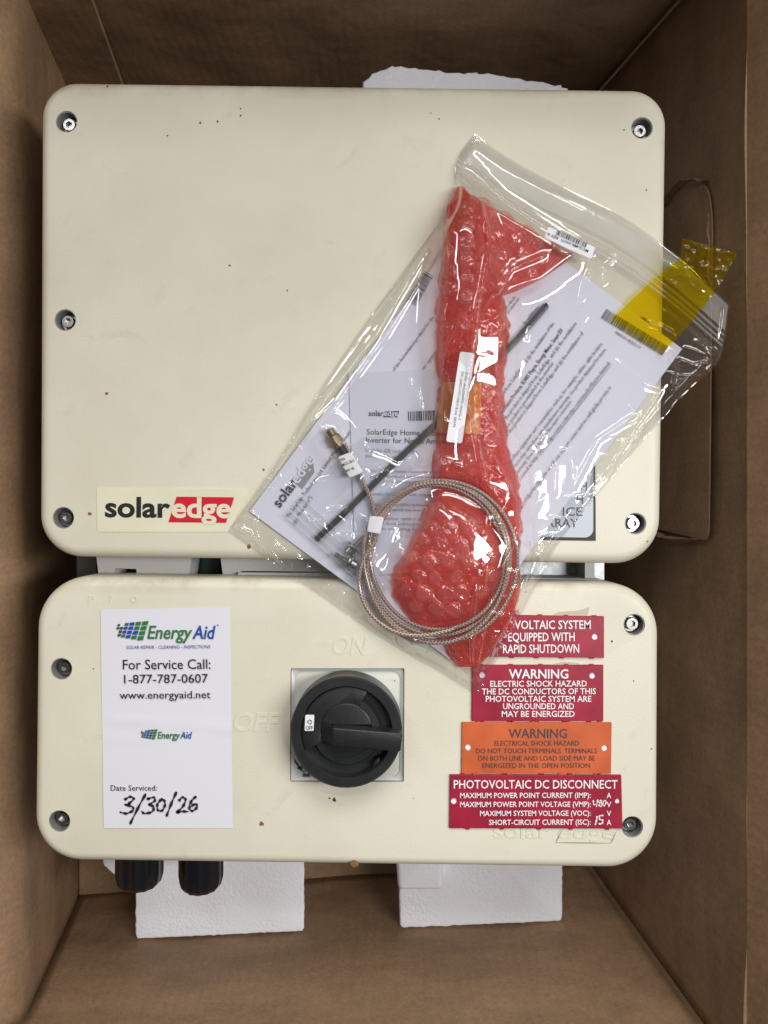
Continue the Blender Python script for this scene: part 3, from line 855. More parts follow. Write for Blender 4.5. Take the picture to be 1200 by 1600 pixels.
def ea_logo(x0, x1, ybase, h, gx0, par):
    Text().add('Energy', (x0, ybase), (x0 + (x1 - x0) * .66, ybase), h, zs, bold=0.016, shear=0.22, res=3).build('lettering', M['green_ink'], par)
    Text().add('Aid', (x0 + (x1 - x0) * .658, ybase), (x1, ybase), h, zs, bold=0.016, shear=0.22, res=3).build('lettering', M['blue_ink'], par)
    g = Text(); bl = Text(); dk = Text(); S = h / 20.0
    cw = [5, 6, 7.5, 9, 10, 11.5]; x = 0
    for c in range(6):
        for r in range(4):
            if (c == 0 and r not in (0, 1)) and False: continue
            if c == 0 and r > 1: continue
            if c == 1 and r == 0: continue
            hh = (3.4 + c * 0.6); yy = -c * 0.9 + r * (hh + 1.4)
            xx = gx0 + (x - 0.30 * yy + (0 if r < 3 else 0)) * S
            y0 = ybase - 24 * S + (1.5 + yy) * S; wq = cw[c] * 0.82 * S
            sk = 0.30 * hh * S
            q = [(xx, y0), (xx + wq, y0 - 0.8 * S), (xx + wq - sk, y0 + hh * S - 0.5 * S), (xx - sk, y0 + hh * S)]
            tgt = dk if c < 1 else (bl if (c == 3 or (c == 2 and r in (1, 2)) or (c == 4 and r == 2)) else (g if c > 1 else dk))
            tgt.quad(q, zs)
        x += cw[c]
    g.build('logo_tiles', M['green_ink'], par); bl.build('logo_tiles', M['blue_ink'], par); dk.build('logo_tiles', M['dkgreen_ink'], par)
ea_logo(230, 337, 998, 20, 184, st)
ea_logo(246, 300, 1154, 10.5, 221, st)
Text().add('SOLAR REPAIR - CLEANING - INSPECTIONS', (197, 1014), (329, 1013), 5, zs, bold=0.0, shear=0.2).build('lettering', M['blue_ink'], st)
Text().stroke([(339, 976), (341, 977.5)], 2, zs, 2).build('logo_tiles', M['blue_ink'], st)
hw = Text()
hw.stroke([(194, 1250), (203, 1245), (209, 1248), (201, 1256), (196, 1258), (206, 1260), (208, 1266), (198, 1271), (187, 1269)], 4.2, zs)
hw.stroke([(228, 1240), (216, 1262), (203, 1288)], 4.2, zs)
hw.stroke([(229, 1249), (240, 1246), (242, 1251), (233, 1258), (240, 1260), (238, 1268), (226, 1271), (221, 1267)], 4.2, zs)
hw.stroke([(252, 1249), (246, 1257), (247, 1266), (254, 1266), (258, 1256), (255, 1249), (250, 1250)], 4.2, zs)
hw.stroke([(276, 1237), (268, 1255), (260, 1276)], 4.2, zs)
hw.stroke([(279, 1252), (285, 1246), (290, 1249), (286, 1260), (276, 1270), (283, 1268), (295, 1268)], 4.2, zs)
hw.stroke([(307, 1244), (299, 1252), (296, 1263), (301, 1267), (308, 1261), (305, 1256), (298, 1261)], 4.2, zs)
hw.build('handwriting', M['black_ink'], st)

# --- warning plates
def plate(pts, mat, label, holes, z1=ZC + 0.0015):
    o = [P(x, y, z1)[:2] for x, y in pts]
    # edges with little nicks left by the cutter
    me = slab_mesh(rounded(o, 0.0004, 2), ZC - 0.0002, z1, 0.0003, 1)
    cuts = []
    for hx, hy, r in holes:
        c = P(hx, hy, z1); cuts.append(lathe([(r * sc(z1), 0), (r * sc(z1), 0.004)], (c[0], c[1], ZC + 0.0004), seg=20))
    me = boolean(me, cuts)
    for p in me.polygons: p.use_smooth = False
    pl = link('warning_plate', me, M[mat], inv); pl['label'] = label
    for hx, hy, r in holes:
        c = P(hx, hy, z1)
        V, Fc = lathe([(r * .97 * sc(z1), 0), (r * .97 * sc(z1), 0.0002)], (c[0], c[1], ZC + 0.0005), seg=20)
        link('mounting_hole', mesh(V, Fc, False), M['white_ink'], pl)
    # cutter nicks along the edges
    for a, b in ((pts[0], pts[1]), (pts[3], pts[2])):
        for k in range(5):
            u = (k + random.uniform(.3, .7)) / 5
            x = a[0] * (1 - u) + b[0] * u; y = a[1] * (1 - u) + b[1] * u
            c = P(x, y, z1 - 0.0004)
            V, Fc = box(c[0] - 0.0012, c[0] + 0.0012, c[1] - 0.0006, c[1] + 0.0006, ZC + 0.0003, z1 - 0.0004)
            link('nick', mesh(V, Fc, False), M[mat], pl)
    return pl
zp = ZC + 0.0018
p1 = plate([(735, 960), (944, 963), (944, 1028), (735, 1026)], 'red_plate', 'burgundy plate reading photovoltaic system equipped with rapid shutdown', [(930, 995, 5)])
t = Text(); t.add('PHOTOVOLTAIC SYSTEM', (752, 983), (923, 982.5), 13, zp, bold=0.012); t.add('EQUIPPED WITH', (794, 1002), (898, 1001.5), 13, zp, bold=0.012); t.add('RAPID SHUTDOWN', (786, 1020.5), (905, 1020), 13, zp, bold=0.012)
t.build('lettering', M['white_ink'], p1)
p2 = plate([(738, 1039), (943, 1039), (943, 1127), (737, 1127)], 'red_plate', 'burgundy plate reading warning electric shock hazard, DC conductors ungrounded', [(754, 1055, 5), (926, 1056, 5)])
t = Text(); t.add('WARNING', (795, 1060), (888, 1060), 14, zp, bold=0.016)
t.add('ELECTRIC SHOCK HAZARD', (766, 1073), (917, 1072.5), 9, zp, bold=0.012); t.add('THE DC CONDUCTORS OF THIS', (753, 1085), (931, 1084.5), 9, zp, bold=0.012)
t.add('PHOTOVOLTAIC SYSTEM ARE', (759, 1096.5), (924, 1096.5), 9, zp, bold=0.012); t.add('UNGROUNDED AND', (786, 1108), (897, 1108), 9, zp, bold=0.012); t.add('MAY BE ENERGIZED', (784, 1120), (898, 1120), 9, zp, bold=0.012)
t.build('lettering', M['white_ink'], p2)
p3 = plate([(722, 1128.5), (956, 1129), (955, 1209), (721, 1209)], 'orange_plate', 'orange plate reading warning do not touch terminals', [(732, 1168, 5), (945, 1169, 5)])
t = Text(); t.add('WARNING', (795, 1153), (886, 1153), 14, zp, bold=0.006)
t.add('ELECTRICAL SHOCK HAZARD', (773, 1165), (905, 1165), 7.5, zp, bold=0.0); t.add('DO NOT TOUCH TERMINALS. TERMINALS', (744, 1177), (933, 1177), 7.5, zp, bold=0.0)
t.add('ON BOTH LINE AND LOAD SIDE MAY BE', (747, 1188.5), (930, 1188.5), 7.5, zp, bold=0.0); t.add('ENERGIZED IN THE OPEN POSITION', (754, 1200), (922, 1200), 7.5, zp, bold=0.0)
t.build('lettering', M['dark_ink'], p3)
p4 = plate([(703, 1210.5), (971, 1211), (973, 1295), (702, 1294.5)], 'red_plate', 'widest burgundy plate reading photovoltaic DC disconnect with handwritten values', [(709.5, 1252, 5), (965, 1252, 4)])
t = Text(); t.add('PHOTOVOLTAIC DC DISCONNECT', (709, 1232), (965, 1232), 13, zp, bold=0.008)
t.add('MAXIMUM POWER POINT CURRENT (IMP):', (719, 1247), (923, 1246.5), 8, zp, bold=0.012); t.add('A', (948, 1247), (955, 1247), 8, zp, bold=0.012)
t.add('MAXIMUM POWER POINT VOLTAGE (VMP):', (719, 1261), (923, 1260.5), 8, zp, bold=0.012); t.add('V', (948, 1261), (955, 1261), 8, zp, bold=0.012)
t.add('MAXIMUM SYSTEM VOLTAGE (VOC):', (750, 1275), (923, 1274.5), 8, zp, bold=0.012); t.add('V', (948, 1275), (955, 1275), 8, zp, bold=0.012)
t.add('SHORT-CIRCUIT CURRENT (ISC):', (764, 1289), (923, 1288.5), 8, zp, bold=0.012); t.add('A', (948, 1289), (955, 1289), 8, zp, bold=0.012)
t.build('lettering', M['white_ink'], p4)
t = Text(); zh = zp + 0.0001
t.stroke([(927, 1250), (928, 1257), (934, 1255)], 2.2, zh).stroke([(934, 1249), (932, 1261)], 2.2, zh)
t.stroke([(940, 1250), (936, 1253), (941, 1257), (938, 1260), (936, 1257), (941, 1252)], 2.2, zh).stroke([(945, 1250), (942, 1255), (944, 1259), (947, 1254), (945, 1250)], 2.2, zh)
t.stroke([(933, 1275), (932, 1282), (930, 1289)], 2.8, zh).stroke([(943, 1274), (937, 1275), (937, 1280), (942, 1282), (940, 1287), (935, 1287)], 2.6, zh)
t.build('handwriting', M['white_ink'], p4)
# torn clear adhesive remains above the top plate
o = flat_plate('adhesive_remnant', [(862, 962), (875, 956), (905, 954), (921, 949), (917, 965), (880, 966)], ZC + 0.0006, 'brown_shade', inv); o.data.materials[0] = simple('old_adhesive', (0.52, 0.47, 0.36), 0.35)
o = flat_plate('adhesive_remnant', [(856, 1040), (880, 1034), (905, 1036), (914, 1042), (880, 1044)], ZC + 0.0006, 'brown_shade', inv); o.data.materials[0] = bpy.data.materials['old_adhesive']

# --- rotary switch
zb = ZC - REC + 0.0012
swt = link('rotary_switch', slab_mesh(rounded([P(x, y, zb)[:2] for x, y in [(458, 1048), (628, 1048), (627, 1218), (457, 1218)]], 0.0052, 6), ZC - REC - 0.0002, zb, 0.0004, 2), M['grey_plate'], inv)
swt['label'] = 'black rotary isolator switch turned to OFF on a grey square plate'
fr_o = rounded([P(x, y, ZC - 0.0005)[:2] for x, y in [(454.6, 1044.6), (631.4, 1044.6), (630.4, 1221.4), (453.6, 1221.4)]], 0.0008, 3)
# silver bezel frame (ring)
def ring_frame(outer, inner, z0, z1):
    a = ccw(outer); b = ccw(inner); n = len(a)
    V = [(x, y, z0) for x, y in a] + [(x, y, z1) for x, y in a] + [(x, y, z1 - 0.0006) for x, y in b] + [(x, y, z0) for x, y in b]
    Fc = []
    for i in range(n):
        j = (i + 1) % n
        for k in range(4):
            l = (k + 1) % 4
            Fc.append([k * n + i, k * n + j, l * n + j, l * n + i])
    me = mesh(V, Fc, False)
    bm = bmesh.new(); bm.from_mesh(me); bmesh.ops.recalc_face_normals(bm, faces=bm.faces); bm.to_mesh(me); bm.free()
    return me
link('bezel', ring_frame(rounded([P(x, y, ZC)[:2] for x, y in [(455, 1045), (631, 1045), (630, 1221), (454, 1221)]], 0.001, 6),
     rounded([P(x, y, ZC)[:2] for x, y in [(460, 1050), (626, 1050), (625, 1216), (459, 1216)]], 0.005, 6), zb - 0.0002, zb + 0.0012), M['bezel'], swt)
kz = ZC + 0.0165
kx, ky, _ = P(541, 1144.5, kz)
RR = 87.5 * sc(kz)
# dial: outer ring, sunken annulus
def arc_profile_lathe(name, prof, mat, seg=72):
    V, Fc = lathe(prof, (kx, ky, 0), seg=seg)
    return link(name, mesh(V, Fc, True, 30), M[mat], swt)
arc_profile_lathe('dial', [(RR * .97, zb), (RR, zb + 0.002), (RR, kz - 0.001), (RR - 0.001, kz), (RR * .83, kz), (RR * .815, kz - 0.0006), (RR * .80, kz - 0.0065), (RR * .64, kz - 0.0065), (RR * .60, kz - 0.0030), (RR * .595, kz - 0.0028), (RR * .47, kz - 0.0026), (RR * .455, kz - 0.0050), (0.0002, kz - 0.0050)], 'black')
# step on the left/top of the annulus: raised crescent carrying the OFF window
def sector(r0, r1, a0, a1, z0, z1, n=24, bev=0.0006):
    o = [(kx + r1 * math.cos(a), ky + r1 * math.sin(a)) for a in np.linspace(a0, a1, n)] + [(kx + r0 * math.cos(a), ky + r0 * math.sin(a)) for a in np.linspace(a1, a0, n)]
    return slab_mesh(o, z0, z1, bev, 2)
link('raised_crescent', sector(RR * .46, RR * .80, R(62), R(205), kz - 0.007, kz - 0.0022), M['black'], swt)
link('half_moon', slab_mesh([(kx + RR * .455 * math.cos(a), ky + 0.0018 + RR * .455 * math.sin(a)) for a in np.linspace(R(8), R(172), 30)], kz - 0.006, kz - 0.0012, 0.0007, 3), M['black'], swt)
link('half_moon', slab_mesh([(kx + RR * .45 * math.cos(a), ky - 0.002 + RR * .45 * math.sin(a)) for a in np.linspace(R(190), R(345), 30)], kz - 0.006, kz - 0.0030, 0.0007, 3), M['black'], swt)
hz = kz + 0.0075
def pxs(pts, z): return [P(x, y, z)[:2] for x, y in pts]
hb = rounded(pxs([(519, 1137), (629, 1146), (626, 1175), (518, 1166)], hz), 0.0008, 3)
link('handle', slab_mesh(ccw(hb), kz - 0.006, hz, 0.0010, 3), M['black'], swt)
# sloping wedge on the left of the handle
V = [P(501, 1122, kz - 0.003), P(522, 1136, hz - 0.001), P(522, 1164, hz - 0.001), P(499, 1156, kz - 0.003), P(501, 1122, kz - 0.007), P(524, 1136, kz - 0.007), P(524, 1164, kz - 0.007), P(499, 1156, kz - 0.007)]
me = mesh(V, [[0, 3, 2, 1], [4, 5, 6, 7], [0, 1, 5, 4], [1, 2, 6, 5], [2, 3, 7, 6], [3, 0, 4, 7]], False)
bm = bmesh.new(); bm.from_mesh(me); bmesh.ops.recalc_face_normals(bm, faces=bm.faces); bm.to_mesh(me); bm.free()
link('pointer_wedge', me, M['black'], swt)
# lock notch at the lower right
link('lock_tab', slab_mesh(ccw(pxs([(583, 1193), (593, 1184), (594, 1197), (584, 1206)], kz)), kz - 0.007, kz - 0.0016, 0.0004, 2), M['black'], swt)
ow = [(477, 1117), (491, 1117), (490, 1142), (476, 1142)]
zo = kz - 0.0018
wl = link('position_window', slab_mesh(rounded(ccw(pxs(ow, zo)), 0.0006, 3), kz - 0.003, zo), M['white_label'], swt)
t = Text(); z_ = zo + 0.0002
t.stroke([(484, 1124.5), (487.2, 1128), (484, 1131.5), (480.8, 1128), (484, 1124.5)], 1.5, z_, 5)
t.add('OFF', (478, 1140.5), (489, 1140.5), 6, z_, bold=0.012)
t.build('position_mark', M['black_ink'], swt)
# padlock and arrow printed on the plate
t = Text(); z_ = zb + 0.0003
t.quad([(473, 1209), (484, 1209), (484, 1216), (473, 1216)], z_).stroke([(475, 1209), (475, 1205), (482, 1205), (482, 1209)], 1.4, z_, 3)
t.quad([(458, 1187), (460, 1185), (470, 1200), (467, 1201)], z_).quad([(463, 1200), (472, 1196), (473, 1206)], z_)
t.build('padlock_mark', M['grey_ink'], swt)

# --- specks, pits and grime on the paint
def specks(parent, items, mat, name='paint_speck'):
    V = []; Fc = []
    for x, y, r in items:
        k = len(V); n = 9; c = P(x, y, ZC)
        for i in range(n):
            a = 2 * math.pi * i / n; rr = r * sc(ZC) * random.uniform(.7, 1.25)
            V.append((c[0] + rr * math.cos(a), c[1] + rr * math.sin(a) * random.uniform(.8, 1.2), ZC + 0.00012))
        V.append((c[0], c[1], ZC + 0.00012 + min(0.0005, r * 0.0001)))
        for i in range(n): Fc.append([k + i, k + (i + 1) % n, k + n])
    o = link(name, mesh(V, Fc, True), M[mat], inv); o['kind'] = 'stuff'
sp = [(140, 803, 3.2), (389, 854, 3.6), (167, 615, 2.6), (412, 734, 2), (432, 632, 1.6), (359, 415, 1.8)]
sp += [(409, 1287, 3.6), (555, 1350, 6), (551, 1350, 4)]
specks(inv, sp, 'speck')
sd = [(522, 1250, 3.2), (515, 1247, 1.6), (313, 192, 1.8), (340, 190, 1.5), (376, 170, 1.2), (376, 181, 1.4), (262, 212, 1.2), (168, 135, 1.5), (449, 454, 1.3), (975, 203, 1.2), (1010, 297, 1.4), (673, 177, 1.2), (686, 186, 1.2), (956, 1002, 1.8), (1018, 1170, 1.2), (617, 1064, 1.4), (146, 1045, 1.3), (172, 985, 1.2), (822, 925, 1.4), (1012, 846, 1.4), (219, 822, 1.2), (990, 1064, 1.0), (170, 766, 1.8)]
for _ in range(10):
    x = random.uniform(80, 1010); y = random.choice([random.uniform(150, 860), random.uniform(920, 1335)])
    if 150 < x < 390 and 750 < y < 1300: continue
    if 440 < x < 640 and 1030 < y < 1230: continue
    if 700 < x < 980 and 690 < y < 1300: continue
    sd.append((x, y, random.uniform(0.35, 0.8)))
specks(inv, sd, 'speck_dark')

# ================================================================== PAPERS
PZ = ZC + 0.0012
def sheet(name, pts, z, mat, label, cat, waves=0.0006, nu=30, nv=40, curl=None):
    G = np.zeros((nu, nv, 3)); G2 = np.zeros((nu, nv, 3))
    for i in range(nu):
        for j in range(nv):
            u = i / (nu - 1); v = j / (nv - 1); x, y = quad_px(pts, u, v)
            zz = z + waves * (0.5 + 0.5 * math.sin(4 * u + 3 * v))
            G[i, j] = P(x, y, zz); G2[i, j] = G[i, j]; G2[i, j, 2] -= 0.00022
    S = np.concatenate([G, G2[:, ::-1], G[:, :1]], axis=1)
    me = grid_mesh(S); bm = bmesh.new(); bm.from_mesh(me)
    bmesh.ops.remove_doubles(bm, verts=bm.verts, dist=1e-7)
    bmesh.ops.holes_fill(bm, edges=[e for e in bm.edges if e.is_boundary], sides=0)
    bmesh.ops.recalc_face_normals(bm, faces=bm.faces); bm.to_mesh(me); bm.free()
    me.set_sharp_from_angle(angle=R(40))
    return tag(link(name, me, M[mat]), label, cat)
SH = [(755, 313), (1066, 545), (702, 1030), (390, 799)]
sh = sheet('warranty_sheet', SH, PZ, 'paper', 'white printed warranty sheet lying slanted inside the clear bag', 'paper sheet')
zt1 = PZ + 0.0009
def bars(t, a, b, h, z, n, seed):
    r = random.Random(seed); a = Vector(a); b = Vector(b); d = b - a; L = d.length; d.normalize(); up = Vector((d.y, -d.x)); x = 0
    while x < L - 1:
        wv = r.choice([1.0, 1.0, 1.6, 2.3]); q = a + d * x
        t.quad([tuple(q), tuple(q + d * wv), tuple(q + d * wv + up * h), tuple(q + up * h)], z); x += wv + r.choice([0.9, 1.2, 1.9])
t = Text()
lines = [
 ('The SolarEdge Technologies Ltd. Limited Warranty covers', (451, 810), (549, 676), 6.2, 0.002),
 ('(the "Products"):', (461, 821), (489, 776), 6.0, 0.002),
 ('and materials of the below-listed products for the', (592, 614), (679, 496), 6.0, 0.002),
 ('date the power optimizer', (634, 617), (690, 541), 6.0, 0.0),
 ('in the earlier of', (654, 621), (690, 571), 6.0, 0.0),
 ('at the Warranty', (665, 624), (692, 588), 6.0, 0.0),
 ('products.', (792, 484), (807, 464), 5.6, 0.0),
 ('products are', (795, 490), (813, 467), 5.6, 0.0),
 ('In addition,', (821, 507), (843, 480), 5.8, 0.0),
 ('shipped from SolarEdge; and (ii) the installation of the', (779, 630), (867, 506), 6.2, 0.0),
 ('Communication Products, RS485 Plug-in, Energy Meter, Smart EV', (776, 660), (881, 516), 6.4, 0.014),
 ('date the product is shipped from SolarEdge; and (ii) the installation', (783, 668), (902, 506), 6.2, 0.0),
 ('not the product is pre-installed in the inverter.', (786, 680), (867, 567), 6.2, 0.0),
 ('date the product is shipped from SolarEdge; and (ii) the installation of', (789, 689), (913, 521), 6.2, 0.0),
 ('ancillary equipment and consumables, such as, for example, cables, cable holders,', (799, 724), (943, 537), 6.2, 0.0),
 ('products may carry their own manufacturer warranty. See product datasheet for more', (800, 738), (948, 547), 6.2, 0.0),
 ('warranty does not apply to the input connector.', (808, 743), (895, 627), 6.2, 0.0),
 ('accessed at http://knowledge-center.solaredge.com/sites/kc/files/se-limited-', (811, 754), (955, 567), 6.2, 0.0),
 ('support@solaredge.com or call our support center and we will gladly provide it.', (812, 798), (957, 605), 6.2, 0.0),
]
for s, a, b, h, bo in lines: t.add(s, a, b, h, zt1, bold=bo, res=1)
t.stroke([(845, 712), (956, 569)], 0.7, zt1, 3)
t.build('lettering', M['grey_ink'], sh)
t = Text(); t.quad([(462, 755), (484, 713), (489, 717), (491, 738), (472, 764)], zt1); t.build('logo_panel', M['light_ink'], sh)
t = Text(); t.add('solar', (437, 794), (466, 755), 16, zt1 + 0.0002, bold=0.02, res=3); t.build('lettering', M['grey_ink'], sh)
t = Text(); t.add('edge', (465, 757), (492, 719), 16, zt1 + 0.0003, bold=0.02, res=3); t.build('lettering', M['paper'], sh)
t = Text(); bars(t, (650, 478), (678, 431), 17, zt1, 20, 1); t.build('barcode', M['grey_ink'], sh); t = Text()
bars(t, (939, 497), (1034, 555), 17, zt1, 30, 2); t.add('MAN-01-00553-1.0', (961, 521), (1000, 545), 4.6, zt1); t.build('barcode', M['grey_ink'], sh)

LF = [(545, 583), (742, 574), (752, 888), (556, 900)]
lf = sheet('installation_leaflet', LF, PZ + 0.0011, 'leaflet', 'small pale leaflet about the home hub inverter beside the red wrap', 'leaflet', 0.0003, 16, 20)
zl = PZ + 0.0017
t = Text(); t.add('solar', (576, 650), (599, 650), 8.5, zl, bold=0.02, res=2); t.build('lettering', M['grey_ink'], lf)
t = Text(); t.quad([(601, 643), (624, 642), (621, 652), (599, 652)], zl); bars(t, (638, 658), (682, 656), 15, zl, 20, 5); t.build('barcode', M['grey_ink'], lf)
t = Text(); t.add('edge', (600, 650), (622, 650), 8.5, zl + .0002, bold=0.02, res=2); t.build('lettering', M['leaflet'], lf)
t = Text(); t.add('SolarEdge Home Hub Single', (573, 679), (712, 681), 8.5, zl, res=2); t.add('Inverter for North America', (572, 691.5), (706, 694), 8.5, zl, res=2)
t.build('lettering', M['grey_ink'], lf)
t = Text(); t.add('Scan the QR code for the', (570, 706), (653, 709), 6.5, zl, res=1); t.add('installation guide:', (571, 715), (634, 718), 6.5, zl, res=1)
for k, (yy, x1) in enumerate([(738, 660), (746, 655), (754, 640), (774, 655), (790, 648), (798, 640), (812, 660), (820, 655), (828, 650)]):
    t.add(['Scan for the complete inverter installation', 'guide or download from the knowledge', 'center on the following web page', 'Suitable for use only with compatible', 'Please read the safety instructions', 'before you install this inverter', 'This inverter symbol indicates a', 'hazard; check before you continue', 'code in use during installation'][k], (578, yy), (x1 + 30, yy + 1.5), 5, zl, res=1)
t.build('lettering', M['light_ink'], lf)

# ================================================================== BUBBLE WRAP BUNDLE
prof = np.array([
 (291, 714, 724), (300, 708, 735), (320, 701, 752), (360, 694, 760), (400, 690, 765), (450, 684, 778), (480, 682, 793), (520, 680, 797),
 (560, 682, 793), (600, 687, 786), (640, 682, 788), (680, 680, 792), (720, 678, 802), (750, 676, 810), (780, 672, 814), (800, 662, 815),
 (840, 643, 815), (880, 622, 814), (905, 609, 813), (930, 612, 811), (960, 634, 806), (985, 658, 798), (1000, 688, 786), (1012, 695, 772), (1042, 716, 750)], float)
CC = (686.0, 874.0); CR = 112.0                      # coil centre and radius in pixels
def coil_z(px, py):                                  # height of the coil's mid-line over the cover
    return 0.0110 + 0.0052 * np.clip((px - 690.0) / 112.0, -1, 1) + 0.0015 * (873.0 - py) / 112.0
BUB = []
for rr in range(-2, 30):
    for cc in range(-1, 14):
        BUB.append((640 + cc * 29.5 + (14.7 if rr % 2 else 0) + random.uniform(-3.5, 3.5) + 5 * math.sin(rr * 0.7), 300 + rr * 26.0 + random.uniform(-3.5, 3.5) + 6 * math.sin(cc * 0.9), random.uniform(10.5, 14.0)))
BUB = np.array(BUB)
TIDY = np.array([(728, 326 + k * 27.5, 13.2) for k in range(6)] + [(754, 340 + k * 27.5, 13.0) for k in range(4)] + [(703, 341 + k * 27.5, 12.0) for k in range(5)])
def wrinkle(x, y, s=1.0, seed=0):
    r = np.random.default_rng(seed); o = np.zeros_like(x)
    for k in range(14):
        a = r.uniform(0, 6.28); f = r.uniform(0.05, 0.22) * s; p = r.uniform(0, 6.28)
        o += (1 - np.abs(np.sin((x * math.cos(a) + y * math.sin(a)) * f + p + 1.3 * np.sin(y * 0.03 * s + k)))) ** 3 / 14
    return o
def bubbles(x, y, B):
    h = np.zeros_like(x); m = np.zeros_like(x)
    for bx_, by_, br in B:
        d2 = ((x - bx_) ** 2 + (y - by_) ** 2) / br ** 2
        k = d2 < 1
        h[k] = np.maximum(h[k], np.sqrt(1 - d2[k] ** 1.5)); m[k] = np.maximum(m[k], 1 - d2[k] ** 2)
    return h, m
def wrap_base(x, y):
    L = np.interp(y, prof[:, 0], prof[:, 1]); Rr = np.interp(y, prof[:, 0], prof[:, 2])
    s = np.clip((x - L) / np.maximum(Rr - L, 1) * 2 - 1, -1, 1)
    hy = np.interp(y, [291, 310, 360, 480, 600, 660, 760, 880, 960, 1000, 1015, 1042], [.003, .010, .018, .018, .013, .014, .020, .021, .012, .006, .004, .002])
    ins = (x >= L - 0.01) & (x <= Rr + 0.01) & (y >= 291) & (y <= 1042)
    return np.where(ins, hy * (1 - s ** 2) ** 0.55, 0.0), ins
def press(H, x, y):
    rad = np.hypot(x - CC[0], y - CC[1])
    lim = coil_z(x, y) - 0.0035 + np.clip((np.abs(rad - CR) - 13) / 12.0, 0, 9) * 0.006
    return np.minimum(H, np.maximum(lim, 0.002))
ny, nx = 640, 150
ys = np.linspace(291, 1042, ny); S_ = np.linspace(-1, 1, nx)
Ld = np.interp(ys, prof[:, 0], prof[:, 1]) + 1.8 * np.sin(ys * 0.11 + np.sin(ys * .03) * 2) + 0.8 * np.sin(ys * 0.31 + 2 * np.sin(ys * .05))
Rd = np.interp(ys, prof[:, 0], prof[:, 2]) + 2.0 * np.sin(ys * 0.12 + 1 + np.sin(ys * .04) * 2) + 0.8 * np.sin(ys * 0.29 + 2 * np.sin(ys * .06))
rag_ = np.repeat(rng.normal(0, 1.3, ny // 12 + 1), 12)[:ny]; Ld = Ld + np.convolve(rag_, np.ones(9) / 9, 'same')
rag_ = np.repeat(rng.normal(0, 1.3, ny // 11 + 1), 11)[:ny]; Rd = Rd + np.convolve(rag_, np.ones(9) / 9, 'same')
X = Ld[:, None] + (Rd - Ld)[:, None] * (S_[None] * 0.5 + 0.5); Y = np.repeat(ys[:, None], nx, 1)
hy = wrap_base(X, Y)[0]
sx = np.abs(S_)[None] * np.ones_like(X)
hb_, mb = bubbles(X, Y, BUB); ht_, mt = bubbles(X, Y, TIDY)
tidy = np.clip((500 - Y) / 40, 0, 1)
bub = hb_ * (1 - tidy) + ht_ * tidy; bm_ = mb * (1 - tidy) + mt * tidy
edgef = np.clip((1 - sx) * 6, 0, 1)
patch = np.clip(0.55 + 0.6 * np.sin(X * 0.031 + 1.0) * np.sin(Y * 0.023 + 0.6) + 0.35 * np.sin(X * 0.07 + Y * 0.05), 0.5, 1.0)
patch = patch * (1 - tidy) + tidy
H = hy * 0.88 + bub * 0.0008 * patch * (0.35 + 0.65 * edgef) * np.clip((Y - 291) / 20, 0, 1) * np.clip((1042 - Y) / 30, .15, 1)
folds = [([(733, 296), (742, 380), (735, 470), (700, 545), (690, 600)], .0050, 5), ([(768, 455), (745, 500), (728, 560), (735, 640)], .0045, 5), ([(790, 500), (770, 560), (778, 640), (765, 720)], .0035, 5),
         ([(690, 640), (720, 690), (760, 700), (795, 760)], .0045, 5), ([(700, 600), (712, 660), (700, 720), (682, 780)], .0035, 5), ([(730, 700), (765, 780), (780, 860), (770, 940)], .0040, 6),
         ([(625, 905), (665, 925), (700, 960), (735, 1000)], .0040, 5), ([(760, 900), (735, 960), (740, 1010)], .0045, 5), ([(650, 960), (690, 975), (720, 1030)], .0035, 4), ([(700, 800), (660, 830), (640, 880)], .0030, 6), ([(705, 300), (700, 400), (694, 500)], .0030, 4)]
FD = np.zeros_like(X)
for pts, amp, wd in folds:
    c = spline([(x + random.uniform(-3, 3), y, 0) for x, y in pts], 4)
    for i in range(len(c) - 1):
        x1, y1, x2, y2 = c[i].x, c[i].y, c[i + 1].x, c[i + 1].y; dx, dy = x2 - x1, y2 - y1
        tt = np.clip(((X - x1) * dx + (Y - y1) * dy) / (dx * dx + dy * dy), 0, 1); qx = X - x1 - tt * dx; qy = Y - y1 - tt * dy
        d_ = np.hypot(qx, qy); side = np.sign(qx * dy - qy * dx)
        FD = np.maximum(FD, amp * np.exp(-d_ / np.where(side > 0, wd * 0.5, wd * 2.2)))      # lapped fold: steep one side
H += FD * edgef
H += (wrinkle(X, Y, 0.55, 3) * 0.0036 + wrinkle(X, Y, 1.2, 4) * 0.0012 * (1 - 0.5 * tidy)) * edgef
# crumpled tops of the bubbles
H = np.where(edgef < 1e-6, 0.0006, H)
H = np.maximum(press(H, X, Y), 0.0006)
WB = PZ + 0.0008
def surf_mesh(X, Y, H, base, attr=None, name='bubble'):
    n, m = X.shape
    Z = base + H; s = (CAMZ - Z) / F
    T = np.stack([(X - 600) * s, (800 - Y) * s, Z], -1)
    s0 = (CAMZ - base) / F
    B = np.stack([(X - 600) * s0, (800 - Y) * s0, np.full_like(X, base)], -1)
    B[1:-1, 1:-1] *= 1.0
    V = np.concatenate([T, B[:, ::-1], T[:, :1]], axis=1)
    me = grid_mesh(V)
    if attr is not None:
        A = np.concatenate([attr, np.zeros_like(attr), attr[:, :1]], axis=1)
        at = me.attributes.new(name, 'FLOAT', 'POINT'); at.data.foreach_set('value', A.ravel().astype(np.float32))
    bm = bmesh.new(); bm.from_mesh(me); bmesh.ops.remove_doubles(bm, verts=bm.verts, dist=1e-7)
    bmesh.ops.holes_fill(bm, edges=[e for e in bm.edges if e.is_boundary], sides=0)
    bmesh.ops.recalc_face_normals(bm, faces=bm.faces); bm.to_mesh(me); bm.free()
    for p in me.polygons: p.use_smooth = True
    return me
